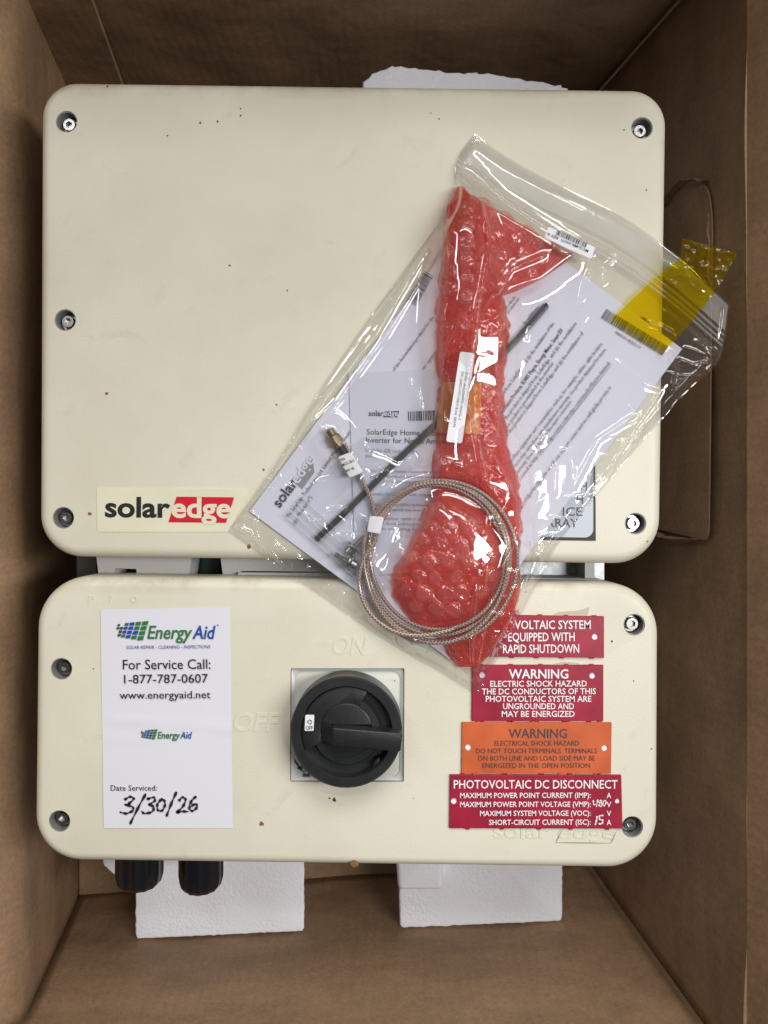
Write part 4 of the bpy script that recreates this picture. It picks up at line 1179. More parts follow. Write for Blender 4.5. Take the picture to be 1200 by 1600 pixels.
wr = tag(link('bubble_wrap_bundle', surf_mesh(X, Y, H, WB, bm_), M['wrap']), 'long bundle rolled in red bubble wrap with a white label', 'bubble wrap')
HI = np.maximum(hy * 0.70 + wrinkle(X, Y, 1.4, 6) * 0.0045 * edgef + bubbles(X + 13, Y + 9, BUB)[0] * 0.0015 * edgef - 0.0012, 0.0004)
HI = np.minimum(HI, np.maximum(H - 0.0006, 0.0004))
link('inner_layer', surf_mesh(LdX := X + 2.5 * (0 - S_[None]), Y, HI, WB + 0.0002), M['wrap_core'], wr)
# loose flap of wrap at the top
fl_px = [(738, 300), (897, 398), (846, 436), (742, 470)]
n1_, n2_ = 150, 130
U = np.linspace(0, 1, n1_)[:, None] * np.ones((1, n2_)); Vv = np.linspace(0, 1, n2_)[None] * np.ones((n1_, 1))
FX = (fl_px[0][0] * (1 - U) + fl_px[1][0] * U) * (1 - Vv) + (fl_px[3][0] * (1 - U) + fl_px[2][0] * U) * Vv
FY = (fl_px[0][1] * (1 - U) + fl_px[1][1] * U) * (1 - Vv) + (fl_px[3][1] * (1 - U) + fl_px[2][1] * U) * Vv
FY = FY + 3 * np.sin(FX * 0.18) * (1 - Vv) + 7 * np.sin(U * 3.14) * Vv
fb, fm = bubbles(FX, FY, BUB)
ed = np.clip(np.minimum(np.minimum(Vv, 1 - Vv), 1 - U) * 9, 0, 1)
FH = (0.0105 - 0.004 * U) * ed ** 0.5 + fb * 0.0006 * ed + (wrinkle(FX, FY, 1.3, 9) * 0.008 + wrinkle(FX, FY, 1.8, 10) * 0.002) * ed
FH = np.where(ed < 1e-6, 0.0012, FH)
link('loose_flap', surf_mesh(FX, FY, FH, WB, fm), M['wrap'], wr)
# the air bubbles: domes with dented tops, a few shapes shared between them
def dome(seed):
    r = np.random.default_rng(seed); nr, ns = 9, 22; V = []; Fc = []
    a1, a2, a3 = r.uniform(0, 6.28, 3); dent = r.uniform(0.3, 1.1)
    def hgt(q, a):
        h = math.sqrt(max(0, 1 - q ** 2.6))
        x, y = q * math.cos(a), q * math.sin(a)
        d = sum(abs(math.sin(3.1 * (x * math.cos(b) + y * math.sin(b)) + b * 2)) for b in (a1, a2, a3)) / 3
        return h * (1 - dent * (1 - d) * (1 - q * q))
    for i in range(nr):
        q = 1 - (i / nr) ** 1.25
        for k in range(ns):
            a = 2 * math.pi * k / ns; w = 1 + 0.05 * math.sin(2 * a + a1) + 0.03 * math.sin(3 * a + a2)
            V.append((q * w * math.cos(a), q * w * math.sin(a), hgt(q, a)))
    V.append((0, 0, hgt(0, 0)))
    for i in range(nr - 1):
        for k in range(ns): Fc.append([i * ns + k, i * ns + (k + 1) % ns, (i + 1) * ns + (k + 1) % ns, (i + 1) * ns + k])
    for k in range(ns): Fc.append([(nr - 1) * ns + k, (nr - 1) * ns + (k + 1) % ns, nr * ns])
    me = mesh(V, Fc, True); me.materials.append(M['bubble']); return me
DOMES = [dome(50 + k) for k in range(7)]
def put_bubble(px, py, rpx, zf, squash):
    e = 7.0
    p = Vector(P(px, py, zf(px, py) + 0.0003))
    dx = Vector(P(px + e, py, zf(px + e, py))) - Vector(P(px - e, py, zf(px - e, py)))
    dy = Vector(P(px, py - e, zf(px, py - e))) - Vector(P(px, py + e, zf(px, py + e)))
    nrm = dx.cross(dy).normalized()
    nrm = (nrm + Vector((random.gauss(0, .14), random.gauss(0, .14), 0.35))).normalized()
    o = bpy.data.objects.new('bubble', random.choice(DOMES)); COL.objects.link(o)
    r = rpx * sc(p.z)
    M4 = Matrix.Translation(p) @ nrm.to_track_quat('Z', 'Y').to_matrix().to_4x4() @ Matrix.Rotation(random.uniform(0, 6.28), 4, 'Z') @ Matrix.Diagonal((r, r, r * squash, 1))
    o.parent = wr; o.matrix_parent_inverse = Matrix.Translation(-WL[wr])
    o.matrix_basis = M4
HSM = H.copy()
for _ in range(14):
    Hp = np.pad(HSM, 1, mode='edge'); HSM = (Hp[:-2, 1:-1] + Hp[2:, 1:-1] + Hp[1:-1, :-2] + Hp[1:-1, 2:] + HSM) / 5
def wrap_sz(px, py):
    i = int(np.clip(round((py - 291) / (1042 - 291) * (ny - 1)), 0, ny - 1))
    j = int(np.clip(round((px - Ld[i]) / (Rd[i] - Ld[i]) * (nx - 1)), 0, nx - 1))
    return WB + HSM[i, j]
for bx_, by_, br in list(TIDY) + [b for b in BUB if b[1] > 492]:
    L_ = np.interp(by_, prof[:, 0], prof[:, 1]); R_ = np.interp(by_, prof[:, 0], prof[:, 2])
    if not (291 < by_ < 1015) or bx_ < L_ + br * 0.75 or bx_ > R_ - br * 0.75: continue
    rad = math.hypot(bx_ - CC[0], (by_ - CC[1]) / 1.09)
    if abs(rad - CR) < 22: continue
    if 694 < bx_ < 745 and 540 < by_ < 700: continue
    if by_ > 492 and random.random() < 0.16: continue
    put_bubble(bx_, by_, br, wrap_sz, random.choice([0.10, 0.16, 0.24, 0.34, 0.42, 0.5]))
FHM = {}
def flap_z(px, py):
    d = (FX - px) ** 2 + (FY - py) ** 2; k = np.unravel_index(np.argmin(d), d.shape); return WB + FH[k]
for bx_, by_, br in BUB:
    d = ((FX - bx_) ** 2 + (FY - by_) ** 2); k = np.unravel_index(np.argmin(d), d.shape)
    if d[k] < 9 and ed[k] > 0.75 and bx_ > 772: put_bubble(bx_, by_, br * 0.95, flap_z, random.choice([0.12, 0.25, 0.4]))
def wrap_z(px, py):
    """top of the wrap near a pixel, from the mesh arrays"""
    i = int(np.clip(round((py - 291) / (1042 - 291) * (ny - 1)), 0, ny - 1))
    j = int(np.clip(round((px - Ld[i]) / (Rd[i] - Ld[i]) * (nx - 1)), 0, nx - 1))
    return WB + H[i, j]
# orange tape round the neck
def drape(name, pts, mat, parent, off=0.0006, nu=24, nv=24, smooth=3, clampz=None):
    G = np.zeros((nu, nv, 3)); ZZ = np.zeros((nu, nv)); XY = np.zeros((nu, nv, 2))
    for i in range(nu):
        for j in range(nv):
            x, y = quad_px(pts, i / (nu - 1), j / (nv - 1)); XY[i, j] = x, y; ZZ[i, j] = wrap_z(x, y) + off
    for _ in range(smooth):
        Zp = np.pad(ZZ, 1, mode='edge'); ZZ = np.maximum((Zp[:-2, 1:-1] + Zp[2:, 1:-1] + Zp[1:-1, :-2] + Zp[1:-1, 2:] + ZZ) / 5, ZZ * 0 + ZZ.min()) if False else (Zp[:-2, 1:-1] + Zp[2:, 1:-1] + Zp[1:-1, :-2] + Zp[1:-1, 2:] + ZZ) / 5
    for i in range(nu):
        for j in range(nv): G[i, j] = P(XY[i, j, 0], XY[i, j, 1], ZZ[i, j] + off)
    me = grid_mesh(G); me.flip_normals()
    return link(name, me, M[mat], parent), (lambda px, py: max(ZZ.max() * 0, float(ZZ[min(nu - 1, max(0, int(round((px - pts[0][0]) / (pts[1][0] - pts[0][0]) * (nu - 1))))), min(nv - 1, max(0, int(round((py - pts[0][1]) / (pts[3][1] - pts[0][1]) * (nv - 1)))))])))
tp, _ = drape('orange_tape', [(690, 598), (753, 594), (750, 678), (681, 676)], 'orange_tape', wr, 0.0009, smooth=2)
tp['label'] = 'orange tape band round the red wrap'
lbz = max(wrap_z(x, y) for x in range(712, 740, 4) for y in range(555, 690, 8)) + 0.0012
LB = [(719, 549), (742, 552), (722, 693), (697, 690)]
lbo = rounded([P(x, y, lbz)[:2] for x, y in LB], 0.0014, 4)
lb = link('parts_label', slab_mesh(ccw(lbo), lbz - 0.0006, lbz), M['white_label'], wr); lb['label'] = 'narrow white parts label on the red wrap'
t = Text(); z_ = lbz + 0.0002
t.add('P/N: AG34092-ANG-1', (727, 582), (716, 655), 4.2, z_, res=1); t.add('S/N: LJ0823-19711AB091B-0A  REV:F9', (721, 580), (707, 667), 4.2, z_, res=1)
t.add('FGH152-1', (733, 592), (729, 624), 4.2, z_, res=1)
t.build('lettering', M['grey_ink'], lb)
t = Text()
t.stroke([(741, 604), (744, 598), (748, 602), (742, 612)], 1.2, wrap_z(740, 605) + 0.0035).stroke([(737, 632), (747, 622)], 1.2, wrap_z(740, 625) + 0.0035)

# ================================================================== BLACK STRIP, BOLTS, CABLE
strip_pts = [(853, 477), (848, 484), (790, 549), (720, 612), (690, 652), (610, 730), (540, 800), (494, 843)]
zs_ = PZ + 0.0034
def ribbon(pts, wpx, z, th, mat, name, taper=True):
    c = spline([(x, y, 0) for x, y in pts], 10); m = len(c); V = []; Fc = []
    for i, q in enumerate(c):
        tt = (c[min(i + 1, m - 1)] - c[max(i - 1, 0)]).normalized(); nn = Vector((-tt.y, tt.x, 0)) * wpx / 2
        if taper: nn *= min(1.0, 0.35 + i / 9.0)
        for s, dz in ((-1, -th / 2), (1, -th / 2), (1, th / 2), (0.5, th * .75), (-0.5, th * .75), (-1, th / 2)):
            r = q + nn * s; V.append(P(r.x, r.y, z + dz))
    n = 6
    for i in range(m - 1):
        for k in range(n):
            l = (k + 1) % n; Fc.append([i * n + k, i * n + l, (i + 1) * n + l, (i + 1) * n + k])
    Fc.append([k for k in range(n)]); Fc.append([(m - 1) * n + k for k in range(n)][::-1])
    me = mesh(V, Fc, True, 30)
    bm = bmesh.new(); bm.from_mesh(me); bmesh.ops.recalc_face_normals(bm, faces=bm.faces); bm.to_mesh(me); bm.free()
    return link(name, me, M[mat])
tag(ribbon(strip_pts, 9.5, zs_ - 0.0012, 0.0016, 'black', 'cable_tie'), 'long thin black cable tie passing under the red wrap', 'cable tie')

def bolt(p0, p1, z, label):
    a = Vector(P(*p0, z)); b = Vector(P(*p1, z)); ax = (b - a).normalized(); L = (b - a).length
    r = 0.0016
    e = empty('bolt', tuple(a - Vector((0, 0, r))), label, 'bolt', 'steel bolts in the small bag')
    pr = [(r * .8, 0)]
    k = 0.0006
    x = 0.0004
    while x < L - 0.0006:
        pr += [(r, x), (r * .86, x + k / 2)]; x += k
    pr += [(r * .8, L)]
    V, Fc = lathe(pr, a, ax, 14); link('shank', mesh(V, Fc, True, 30), M['steel'], e)
    V, Fc = lathe([(r * 2.0, L - 0.0002), (r * 2.0, L + 0.0028), (r * 1.8, L + 0.0033)], a, ax, 24)
    link('head', mesh(V, Fc, True, 30), M['steel'], e)
    V, Fc = lathe([(r * 2.7, L * .80), (r * 2.7, L * .80 + 0.0009)], a, ax, 24); link('washer', mesh(V, Fc, True, 30), M['steel'], e)
bolt((570, 838), (549, 858), PZ + 0.0052, 'short shiny steel bolt in the small bag, head toward the zip strip')
bolt((523, 866), (549, 881), PZ + 0.0052, 'steel bolt with washers in the small bag, its bare shank toward the zip strip')

# antenna cable
cab = empty('antenna_cable', P(690, 873, PZ + 0.002), 'coiled braided copper antenna cable with brass connector and white tag', 'cable')
def CZ(x, y): return ZC + coil_z(x, y)
RC = 0.00122
loops = [(110, 0, 0.0, 0, 0), (117.5, 1, 0.0006, 3, 2), (104, 2, 0.0010, -2, -3), (121, 3, -0.0006, 1, -3), (113, 4, 0.0022, -4, 5)]
path = []
# lead from the connector down to the tie
lead = [(538, 693, .0046), (552, 722, .0050), (566, 750, .0060), (580, 782, .0066), (586, 810, .0066), (585, 840, .0064)]
for x, y, z in lead: path.append((x, y, ZC + z))
lead_path = [P(*q) for q in spline(path, 8)]
link('cable_lead', tube_mesh(lead_path, RC, 10), M['braid'], cab)
for k, (rad, i, dz, ox, oy) in enumerate(loops):
    pts = []
    for a in np.linspace(0, 2 * math.pi, 73):
        # all loops are pinched together at the white tie on the left
        ang = math.pi - 0.4 + a
        pinch = math.exp(-(((a - 0.02) if a < math.pi else (a - 2 * math.pi - 0.02)) / 0.42) ** 2)
        rr = rad * (1 + 0.016 * math.sin(2 * a + k) + 0.006 * math.sin(3 * a + 2 * k))
        rr = rr * (1 - pinch) + (110 + (k - 2) * 3.2) * pinch
        x = CC[0] + (ox + rr * math.cos(ang)) ; y = CC[1] + oy * (1 - pinch) - rr * 1.02 * math.sin(ang) * -1 if False else CC[1] + oy * (1 - pinch) - rr * 1.09 * math.sin(ang)
        pts.append(P(x, y, CZ(x, y) + dz * (1 - 0.6 * pinch)))
    if k == 3:
        # the loose strand that swings wide at the lower left
        q = [(588, 842, .0064), (566, 880, .0062), (562, 920, .0066), (578, 958, .0074), (612, 985, .0092), (655, 993, .0110), (700, 985, .0125), (712, 978, .0130)]
        pts = [P(*p) for p in spline([(x, y, ZC + z + 0.0016) for x, y, z in q], 8)]
        link('cable_loop', tube_mesh(pts, RC, 10), M['braid'], cab); continue
    link('cable_loop', tube_mesh(pts, RC, 10), M['braid'], cab)
# white tie band
bz = ZC + 0.0070
bpx = [(577, 806), (600, 808), (594, 835), (573, 831)]
o = rounded([P(x, y, bz + 0.0032)[:2] for x, y in bpx], 0.001, 3)
link('tie_band', slab_mesh(ccw(o), bz - 0.0035, bz + 0.0034, 0.0007, 3), M['white_label'], cab)
# connector
d = (Vector(P(538, 694, ZC + .0050)) - Vector(P(515, 672, ZC + .0050)))
a0 = Vector(P(514, 672, ZC + .0052)); d = (Vector(P(548, 722, ZC + .0052)) - a0); L = d.length; d.normalize()
V, Fc = lathe([(0.0026, 0), (0.0030, 0.0006), (0.0030, 0.0040), (0.0026, 0.0044), (0.0026, 0.0048)], a0, d, 28)
cn = link('connector', mesh(V, Fc, True, 30), M['gold'], cab)
V, Fc = lathe([(0.0041, 0.0046), (0.0043, 0.0050), (0.0043, 0.0098), (0.0041, 0.0102), (0.0024, 0.0104), (0.0024, 0.0122)], a0, d, 24, facet=lambda k: 1.0 if k % 4 == 0 else (0.90 if k % 4 == 2 else 0.93))
link('hex_nut', mesh(V, Fc, True, 15), M['gold'], cn)
V, Fc = lathe([(0.0026, 0.0118), (0.0026, L + 0.004), (0.0022, L + 0.0045)], a0, d, 20)
link('heat_shrink', mesh(V, Fc, True, 30), M['black'], cab)
V, Fc = lathe([(0.0016, L + 0.010), (0.0020, L + 0.012), (0.0020, L + 0.0165), (0.0016, L + 0.018)], a0, d, 20)
# paper tag round the cable
tgz = ZC + 0.0096
tg_ = link('cable_tag', slab_mesh(ccw(rounded([P(x, y, tgz)[:2] for x, y in [(527, 714), (548, 706), (568, 738), (546, 747)]], 0.0012, 4)), tgz - 0.0016, tgz, 0.0006, 3), M['white_label'], cab)
t = Text(); z_ = tgz + 0.0003
t.add('P/N:', (532, 721), (540, 718), 4, z_, res=1, bold=.01); t.add('MCI-CB-0', (536, 729), (554, 721), 4.4, z_, res=1, bold=.012); t.add('REV: 0B', (541, 738), (554, 733), 4, z_, res=1, bold=.01)
t.build('lettering', M['black_ink'], tg_)

# ================================================================== CLEAR BAGS
# height field of everything the film lies on (in pixel space)
GS = 1.3
gx = np.arange(330, 1170, GS); gy = np.arange(190, 1110, GS)
GX, GY = np.meshgrid(gx, gy)
HF = np.full(GX.shape, 0.0046)
wb, ins = wrap_base(GX, GY)
hb2, _ = bubbles(GX, GY, BUB)
HF = np.maximum(HF, np.where(ins, press(wb * 0.9 + 0.0054, GX, GY) + 0.0024, 0))
# loose flap
def in_poly(pts, x, y):
    r = np.zeros(x.shape, bool); n = len(pts)
    for i in range(n):
        x1, y1 = pts[i]; x2, y2 = pts[(i + 1) % n]
        c = ((y1 > y) != (y2 > y)) & (x < (x2 - x1) * (y - y1) / (y2 - y1 + 1e-9) + x1)
        r ^= c
    return r
HF = np.maximum(HF, np.where(in_poly(fl_px, GX, GY), 0.014, 0))
ring = np.abs(np.hypot(GX - CC[0], (GY - CC[1]) / 1.09) - CR) < 15
HF = np.maximum(HF, np.where(ring, coil_z(GX, GY) + 0.0034, 0))
HF = np.maximum(HF, np.where((np.abs((GX - 514) * 50 - (GY - 672) * 34) / 60.5 < 13) & (GY > 664) & (GY < 750), 0.0115, 0))
HF = np.maximum(HF, np.where((np.abs(GX - 583) < 20) & (GY > 735) & (GY < 850), 0.0108, 0))
HF = np.maximum(HF, np.where(in_poly([(515, 835), (580, 830), (585, 895), (520, 890)], GX, GY), 0.0100, 0))
def blur(A, sig):
    r = int(sig * 3); k = np.exp(-np.arange(-r, r + 1) ** 2 / (2 * sig ** 2)); k /= k.sum()
    B = np.pad(A, r, mode='edge')
    B = np.apply_along_axis(lambda v: np.convolve(v, k, 'valid'), 0, B)
    return np.apply_along_axis(lambda v: np.convolve(v, k, 'valid'), 1, B)
def dilate(A, n):
    for _ in range(n):
        B = np.pad(A, 1, mode='edge')
        A = np.maximum.reduce([B[:-2, 1:-1], B[2:, 1:-1], B[1:-1, :-2], B[1:-1, 2:], A])
    return A
HS = np.maximum(blur(dilate(HF, 9), 8.0), blur(dilate(HF, 5), 2.4))
HS = blur(HS, 1.8)
# creases: pixel polylines with height (m) and width (px)
creases = [
 ([(722, 235), (790, 312), (860, 360), (915, 385)], .0022, 5), ([(715, 260), (752, 318), (765, 380), (748, 470), (738, 560), (725, 620), (741, 660), (752, 720), (769, 790), (760, 822)], .0028, 4),
 ([(796, 777), (772, 819), (802, 852), (779, 897), (737, 1000), (742, 1040)], .0026, 4), ([(895, 714), (896, 760), (935, 687), (1000, 642)], .0026, 4),
 ([(841, 762), (805, 838), (848, 778)], .0026, 4), ([(908, 474), (914, 440), (930, 402)], .0026, 4), ([(943, 446), (950, 414), (965, 400)], .0024, 4), ([(905, 470), (915, 500)], .002, 4),
 ([(400, 790), (490, 650), (590, 520), (700, 335)], .0022, 5), ([(410, 800), (500, 668), (610, 515), (705, 360)], .0016, 4), ([(385, 800), (470, 660), (560, 530), (640, 425)], .0018, 4),
 ([(580, 683), (576, 700), (555, 712), (532, 740), (490, 757)], .0022, 3.5), ([(472, 797), (490, 821), (532, 782), (574, 746), (600, 733)], .0024, 3.5), ([(547, 797), (550, 821), (547, 850)], .0024, 3.5),
 ([(600, 725), (612, 745), (606, 765)], .0022, 4), ([(520, 790), (545, 800), (575, 815)], .002, 4),
 ([(370, 835), (400, 840), (440, 880), (445, 900)], .0022, 4), ([(395, 800), (405, 845), (430, 870)], .002, 4), ([(365, 820), (395, 835)], .002, 4),
 ([(860, 740), (868, 730), (866, 775)], .0022, 4), ([(880, 820), (830, 880), (800, 960), (770, 1040)], .0022, 5), ([(905, 800), (840, 870), (820, 930), (790, 1010)], .0018, 4),
 ([(745, 910), (735, 990), (738, 1050)], .0028, 5), ([(770, 930), (752, 1000), (742, 1060)], .0024, 4), ([(760, 880), (755, 930)], .0028, 6),
 ([(1040, 600), (980, 690), (930, 770), (880, 830)], .0020, 4), ([(1085, 580), (1010, 660), (950, 745)], .0018, 4), ([(1045, 545), (1060, 580), (1052, 610)], .0022, 4),
 ([(960, 560), (1010, 600), (1040, 610)], .0012, 5), ([(860, 395), (800, 420), (770, 470)], .002, 4), ([(640, 590), (660, 640), (700, 660)], .0014, 4),
]
for _ in range(22):
    # short random puckers
    x = random.uniform(420, 1060); y = random.uniform(260, 1000); a = random.choice([R(53), R(-37), R(70), R(20)]) + random.uniform(-.3, .3); l = random.uniform(15, 60)
    creases.append(([(x, y), (x + l * .5 * math.cos(a) + random.uniform(-4, 4), y - l * .5 * math.sin(a) + random.uniform(-4, 4)), (x + l * math.cos(a), y - l * math.sin(a))], random.uniform(.0006, .0015), random.uniform(3, 5)))
# crinkles running in from the edges
def rim(pts, n, a0, spread, lmin, lmax):
    c = spline([(x, y, 0) for x, y in pts], 40)
    for _ in range(n):
        q = random.choice(c); a = a0 + random.uniform(-spread, spread); l = random.uniform(lmin, lmax)
        x0, y0 = q.x + random.uniform(-2, 2), q.y + random.uniform(-2, 2)
        creases.append(([(x0, y0), (x0 + l * .5 * math.cos(a) + random.uniform(-3, 3), y0 - l * .5 * math.sin(a) + random.uniform(-3, 3)), (x0 + l * math.cos(a), y0 - l * math.sin(a))], random.uniform(.0008, .0018), random.uniform(1.8, 3.0)))
rim([(714, 250), (702, 320), (640, 410), (575, 500), (500, 610), (430, 725), (355, 830)], 34, R(30), 1.0, 8, 40)
rim([(355, 830), (410, 868), (450, 896), (520, 945), (600, 1000), (680, 1046), (747, 1087)], 34, R(70), 1.0, 8, 38)
rim([(1125, 560), (1075, 610), (1015, 678), (935, 772), (872, 852), (815, 960), (747, 1087)], 44, R(190), 1.0, 10, 60)
CRH = np.zeros_like(GX)
for pts, amp, wd in creases:
    wd = wd * 0.72
    tot = sum(math.dist(pts[i], pts[i + 1]) for i in range(len(pts) - 1)); run = 0
    for i in range(len(pts) - 1):
        (x1, y1), (x2, y2) = pts[i], pts[i + 1]; dx, dy = x2 - x1, y2 - y1; L2 = dx * dx + dy * dy + 1e-6
        m_ = wd * 5
        i0, i1 = np.searchsorted(gx, [min(x1, x2) - m_, max(x1, x2) + m_]); j0, j1 = np.searchsorted(gy, [min(y1, y2) - m_, max(y1, y2) + m_])
        if i1 <= i0 or j1 <= j0: continue
        sl = (slice(j0, j1), slice(i0, i1)); gx_, gy_ = GX[sl], GY[sl]
        tt = np.clip(((gx_ - x1) * dx + (gy_ - y1) * dy) / L2, 0, 1)
        dd = np.hypot(gx_ - x1 - tt * dx, gy_ - y1 - tt * dy)
        along = (run + tt * math.sqrt(L2)) / tot
        CRH[sl] = np.maximum(CRH[sl], 1.15 * amp * np.exp(-(dd / wd) ** 1.3) * np.clip(np.minimum(along, 1 - along) * 8, 0.15, 1))
        run += math.sqrt(L2)
HB = HS + CRH + wrinkle(GX, GY, 0.14, 21) * 0.0028
def samp(A, x, y):
    fx = np.clip((x - gx[0]) / GS, 0, len(gx) - 1.001); fy = np.clip((y - gy[0]) / GS, 0, len(gy) - 1.001)
    i = fx.astype(int); j = fy.astype(int); a = fx - i; b = fy - j
    return A[j, i] * (1 - a) * (1 - b) + A[j, i + 1] * a * (1 - b) + A[j + 1, i] * (1 - a) * b + A[j + 1, i + 1] * a * b

def edge_curve(pts, n):
    c = spline([(x, y, 0) for x, y in pts], 24); q = np.array([(p.x, p.y) for p in c])
    s = np.concatenate([[0], np.cumsum(np.hypot(*np.diff(q, axis=0).T))]); s /= s[-1]
    t = np.linspace(0, 1, n); return np.stack([np.interp(t, s, q[:, 0]), np.interp(t, s, q[:, 1])], 1)
def coons(top, bottom, left, right):
    n = len(top); m = len(left); u = np.linspace(0, 1, n)[:, None, None]; v = np.linspace(0, 1, m)[None, :, None]
    C = (1 - v) * top[:, None] + v * bottom[:, None] + (1 - u) * left[None] + u * right[None]
    C -= (1 - u) * (1 - v) * top[0] + u * (1 - v) * top[-1] + (1 - u) * v * bottom[0] + u * v * bottom[-1]
    return C
NU, NV = 400, 480
top_e = [(742, 208), (790, 243), (860, 282), (930, 316), (985, 346), (1060, 402), (1141, 476)]
right_e = [(1141, 476), (1125, 560), (1075, 610), (1015, 678), (935, 772), (872, 852), (815, 960), (747, 1087)]
left_e = [(742, 208), (714, 250), (702, 320), (640, 410), (575, 500), (500, 610), (430, 725), (355, 830)]
bot_e = [(355, 830), (410, 868), (450, 896), (520, 945), (600, 1000), (680, 1046), (747, 1087)]
bag = empty('zip_bag', P(745, 640, ZC + 0.0004), 'large clear zip bag of papers, cable and red bubble wrap lying on the inverter', 'plastic bag')
C2 = coons(edge_curve(top_e, NU), edge_curve(bot_e, NU), edge_curve(left_e, NV), edge_curve(right_e, NV))
bx2, by2 = C2[..., 0], C2[..., 1]
uu = np.linspace(0, 1, NU)[:, None]; vv = np.linspace(0, 1, NV)[None]
ed = np.minimum(np.minimum(uu, 1 - uu) * 1.25, np.minimum(vv, 1 - vv) * 1.5)
k_ = np.clip(ed / 0.045, 0, 1); k_ = k_ * k_ * (3 - 2 * k_)
lift = np.clip((bx2 - 1030) / 110, 0, 1) * 0.006           # the corner over the gap curls up a little
h = 0.0010 + (samp(HB, bx2, by2) - 0.0010) * k_ + CRH.mean() * 0 + samp(CRH, bx2, by2) * (1 - k_) * 0.7
# thick zip band near the top edge, ridges along it
vz = np.clip((0.115 - vv) / 0.01, 0, 1) * np.ones_like(uu)
h = h + lift
# flatten the band
h = h * (1 - 0.6 * vz * k_) + 0.0030 * 0.6 * vz * k_ + 0.0003 * vz * np.sin(uu * 9 + vv * 6)
Z = ZC + h; s = (CAMZ - Z) / F
me = grid_mesh(np.stack([(bx2 - 600) * s, (800 - by2) * s, Z], -1)); me.flip_normals()
ff = link('front_film', me, M['film'], bag)
# the back film lies flat underneath
st_ = 6
bz_ = ZC + 0.0006 + lift[::st_, ::st_] * 0.9
bxs, bys = bx2[::st_, ::st_], by2[::st_, ::st_]
s = (CAMZ - bz_) / F
link('back_film', grid_mesh(np.stack([(bxs - 600) * s, (800 - bys) * s, bz_], -1)), M['film_back'], bag)
# zip strip: milky band with two ribs, just above the film
def along_band(v0, v1, dz, nv=4, amp=0.0):
    i = np.arange(2, NU - 2, 2); V = np.zeros((len(i), nv, 3))
    for b in range(nv):
        v = v0 + (v1 - v0) * b / (nv - 1); j = v * (NV - 1); j0 = int(j); f = j - j0
        x = bx2[i, j0] * (1 - f) + bx2[i, j0 + 1] * f; y = by2[i, j0] * (1 - f) + by2[i, j0 + 1] * f
        z = Z[i, j0] * (1 - f) + Z[i, j0 + 1] * f + dz + (amp if 0 < b < nv - 1 else 0)
        for q in range(len(i)): V[q, b] = P(x[q], y[q], z[q])
    return V
me = grid_mesh(along_band(0.005, 0.058, 0.0006, 5)); me.flip_normals()
link('header_strip', me, M['film_zip'], bag)
for v in (0.066, 0.078, 0.088):
    me = grid_mesh(along_band(v, v + 0.007, 0.0003, 5, 0.0012)); me.flip_normals()
    link('zip_rib', me, M['film_zip'], bag)
# barcode label on the bag
ml = [(857, 354), (930, 386), (924, 405), (851, 372)]
mlz = float(samp(HB, np.array(892.0), np.array(380.0))) + ZC + 0.0030
bl_ = link('barcode_label', slab_mesh(ccw(rounded([P(x, y, mlz)[:2] for x, y in ml], 0.0008, 3)), mlz - 0.0004, mlz), M['white_label'], bag)
bl_['label'] = 'small white barcode label near the zip strip'
t = Text(); z_ = mlz + 0.0002
t.add('MCG-MR-00071  REV A', (918, 389), (857, 362.5), 4.6, z_, res=1, bold=.012)
bars(t, (862, 369), (916, 393), 8, z_, 30, 8)
t2 = Text(); bars(t2, (914, 391.5), (866, 370), -8, z_, 30, 8)
t.V = []; t.F = []
t.add('MCG-MR-00071  REV A', (920, 390.5), (856, 363), 4.8, z_, res=1, bold=.012)
bars(t, (918, 399.5), (868, 377), 0.1, z_, 30, 8)
t.V = t.V; bars(t, (867, 376), (916, 397.5), 7, z_, 30, 8) if False else None
t.build('lettering', M['black_ink'], bl_)
t = Text(); bars(t, (868, 366.5), (916, 387.5), 7.5, z_, 30, 8); t.build('barcode', M['black_ink'], bl_)

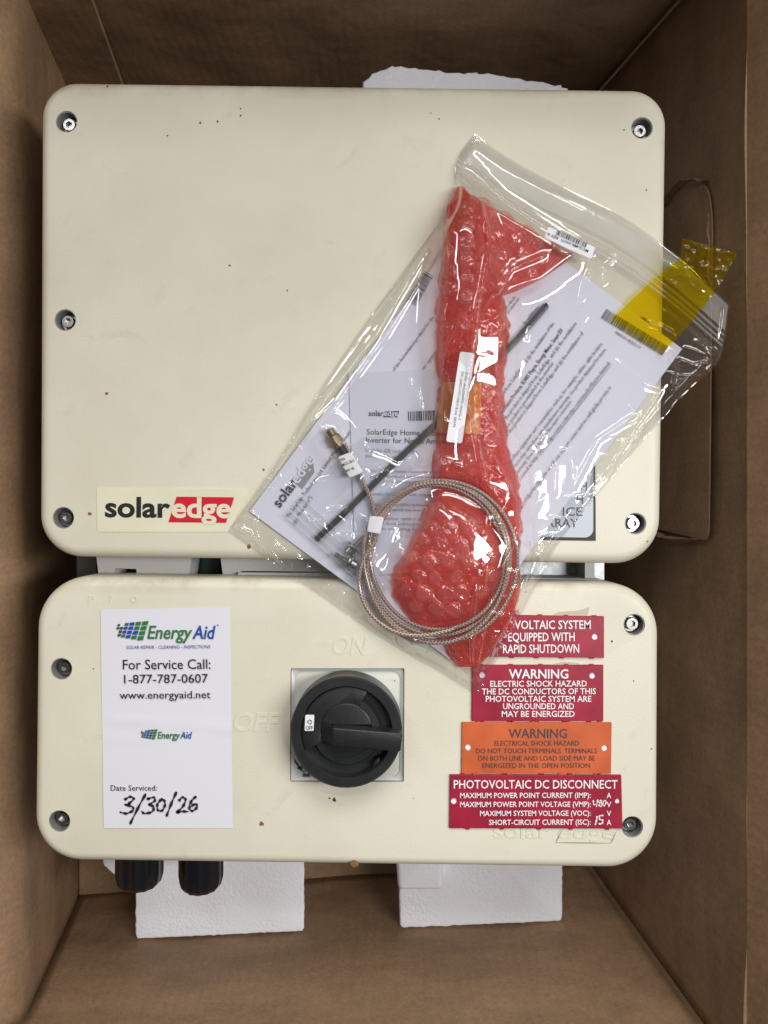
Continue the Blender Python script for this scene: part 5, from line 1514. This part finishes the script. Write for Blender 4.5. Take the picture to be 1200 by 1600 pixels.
# yellow tape stuck across the zip end
tape = [(958, 497), (1050, 416), (1062, 372), (1100, 378), (1150, 394), (1132, 436), (1100, 470), (1045, 545), (1012, 528)]
nT = 70
la = edge_curve([(958, 497), (1000, 456), (1046, 416), (1062, 405), (1066, 372)], nT)
lb_ = edge_curve([(1036, 548), (1062, 524), (1100, 478), (1128, 440), (1152, 396)], nT)
w_ = np.linspace(0, 1, 30)[None, :, None]
TT = la[:, None] * (1 - w_) + lb_[:, None] * w_
txp, typ = TT[..., 0], TT[..., 1]
a_ = np.linspace(0, 1, nT)[:, None]
th = np.where(txp < 1120, samp(HB, txp, typ), 0.004) * 0 + 0.0052 + np.clip((txp - 1030) / 110, 0, 1) * 0.006
th = th + np.clip(a_ - 0.62, 0, 1) * 0.030 + (wrinkle(txp, typ, 0.7, 31) * 0.014 + wrinkle(txp, typ, 1.5, 33) * 0.006) * np.clip((a_ - 0.52) * 5, 0.0, 1)
tz = ZC + th; s = (CAMZ - tz) / F
me = grid_mesh(np.stack([(txp - 600) * s, (800 - typ) * s, tz], -1)); me.flip_normals()
yt = link('yellow_tape', me, M['kapton'], bag); yt['label'] = 'translucent yellow tape stuck across the zip strip, its end crumpled'

# small inner bag with the bolts
sb = empty('small_zip_bag', P(560, 830, PZ + 0.0016), 'small clear zip bag of bolts inside the large bag beside the coil', 'plastic bag')
e1 = edge_curve([(440, 806), (500, 745), (560, 688), (600, 680)], 60); e2 = edge_curve([(588, 936), (650, 880), (700, 830), (720, 812)], 60)
w_ = np.linspace(0, 1, 70)[None, :, None]; TT = e1[:, None] * (1 - w_) + e2[:, None] * w_
x_, y_ = TT[..., 0], TT[..., 1]
hs = np.minimum(0.0036 + wrinkle(x_, y_, 0.9, 41) * 0.003, samp(HS, x_, y_) - 0.0006)
hs = np.where(in_poly([(515, 835), (580, 830), (585, 895), (520, 890)], x_, y_), np.maximum(hs, 0.0088), hs)
z_ = ZC + np.maximum(hs, 0.0034); s = (CAMZ - z_) / F
me = grid_mesh(np.stack([(x_ - 600) * s, (800 - y_) * s, z_], -1)); me.flip_normals()
link('front_film', me, M['film_small'], sb)
for k in range(5):
    f = 0.03 + k * 0.045
    q = [TT[int(f * 59), j] for j in range(0, 70, 3)]
    pts = [P(x, y, ZC + 0.0042) for x, y in q]
    link('zip_rib', tube_mesh(pts, 0.0005, 6), M['film_zip'], sb)
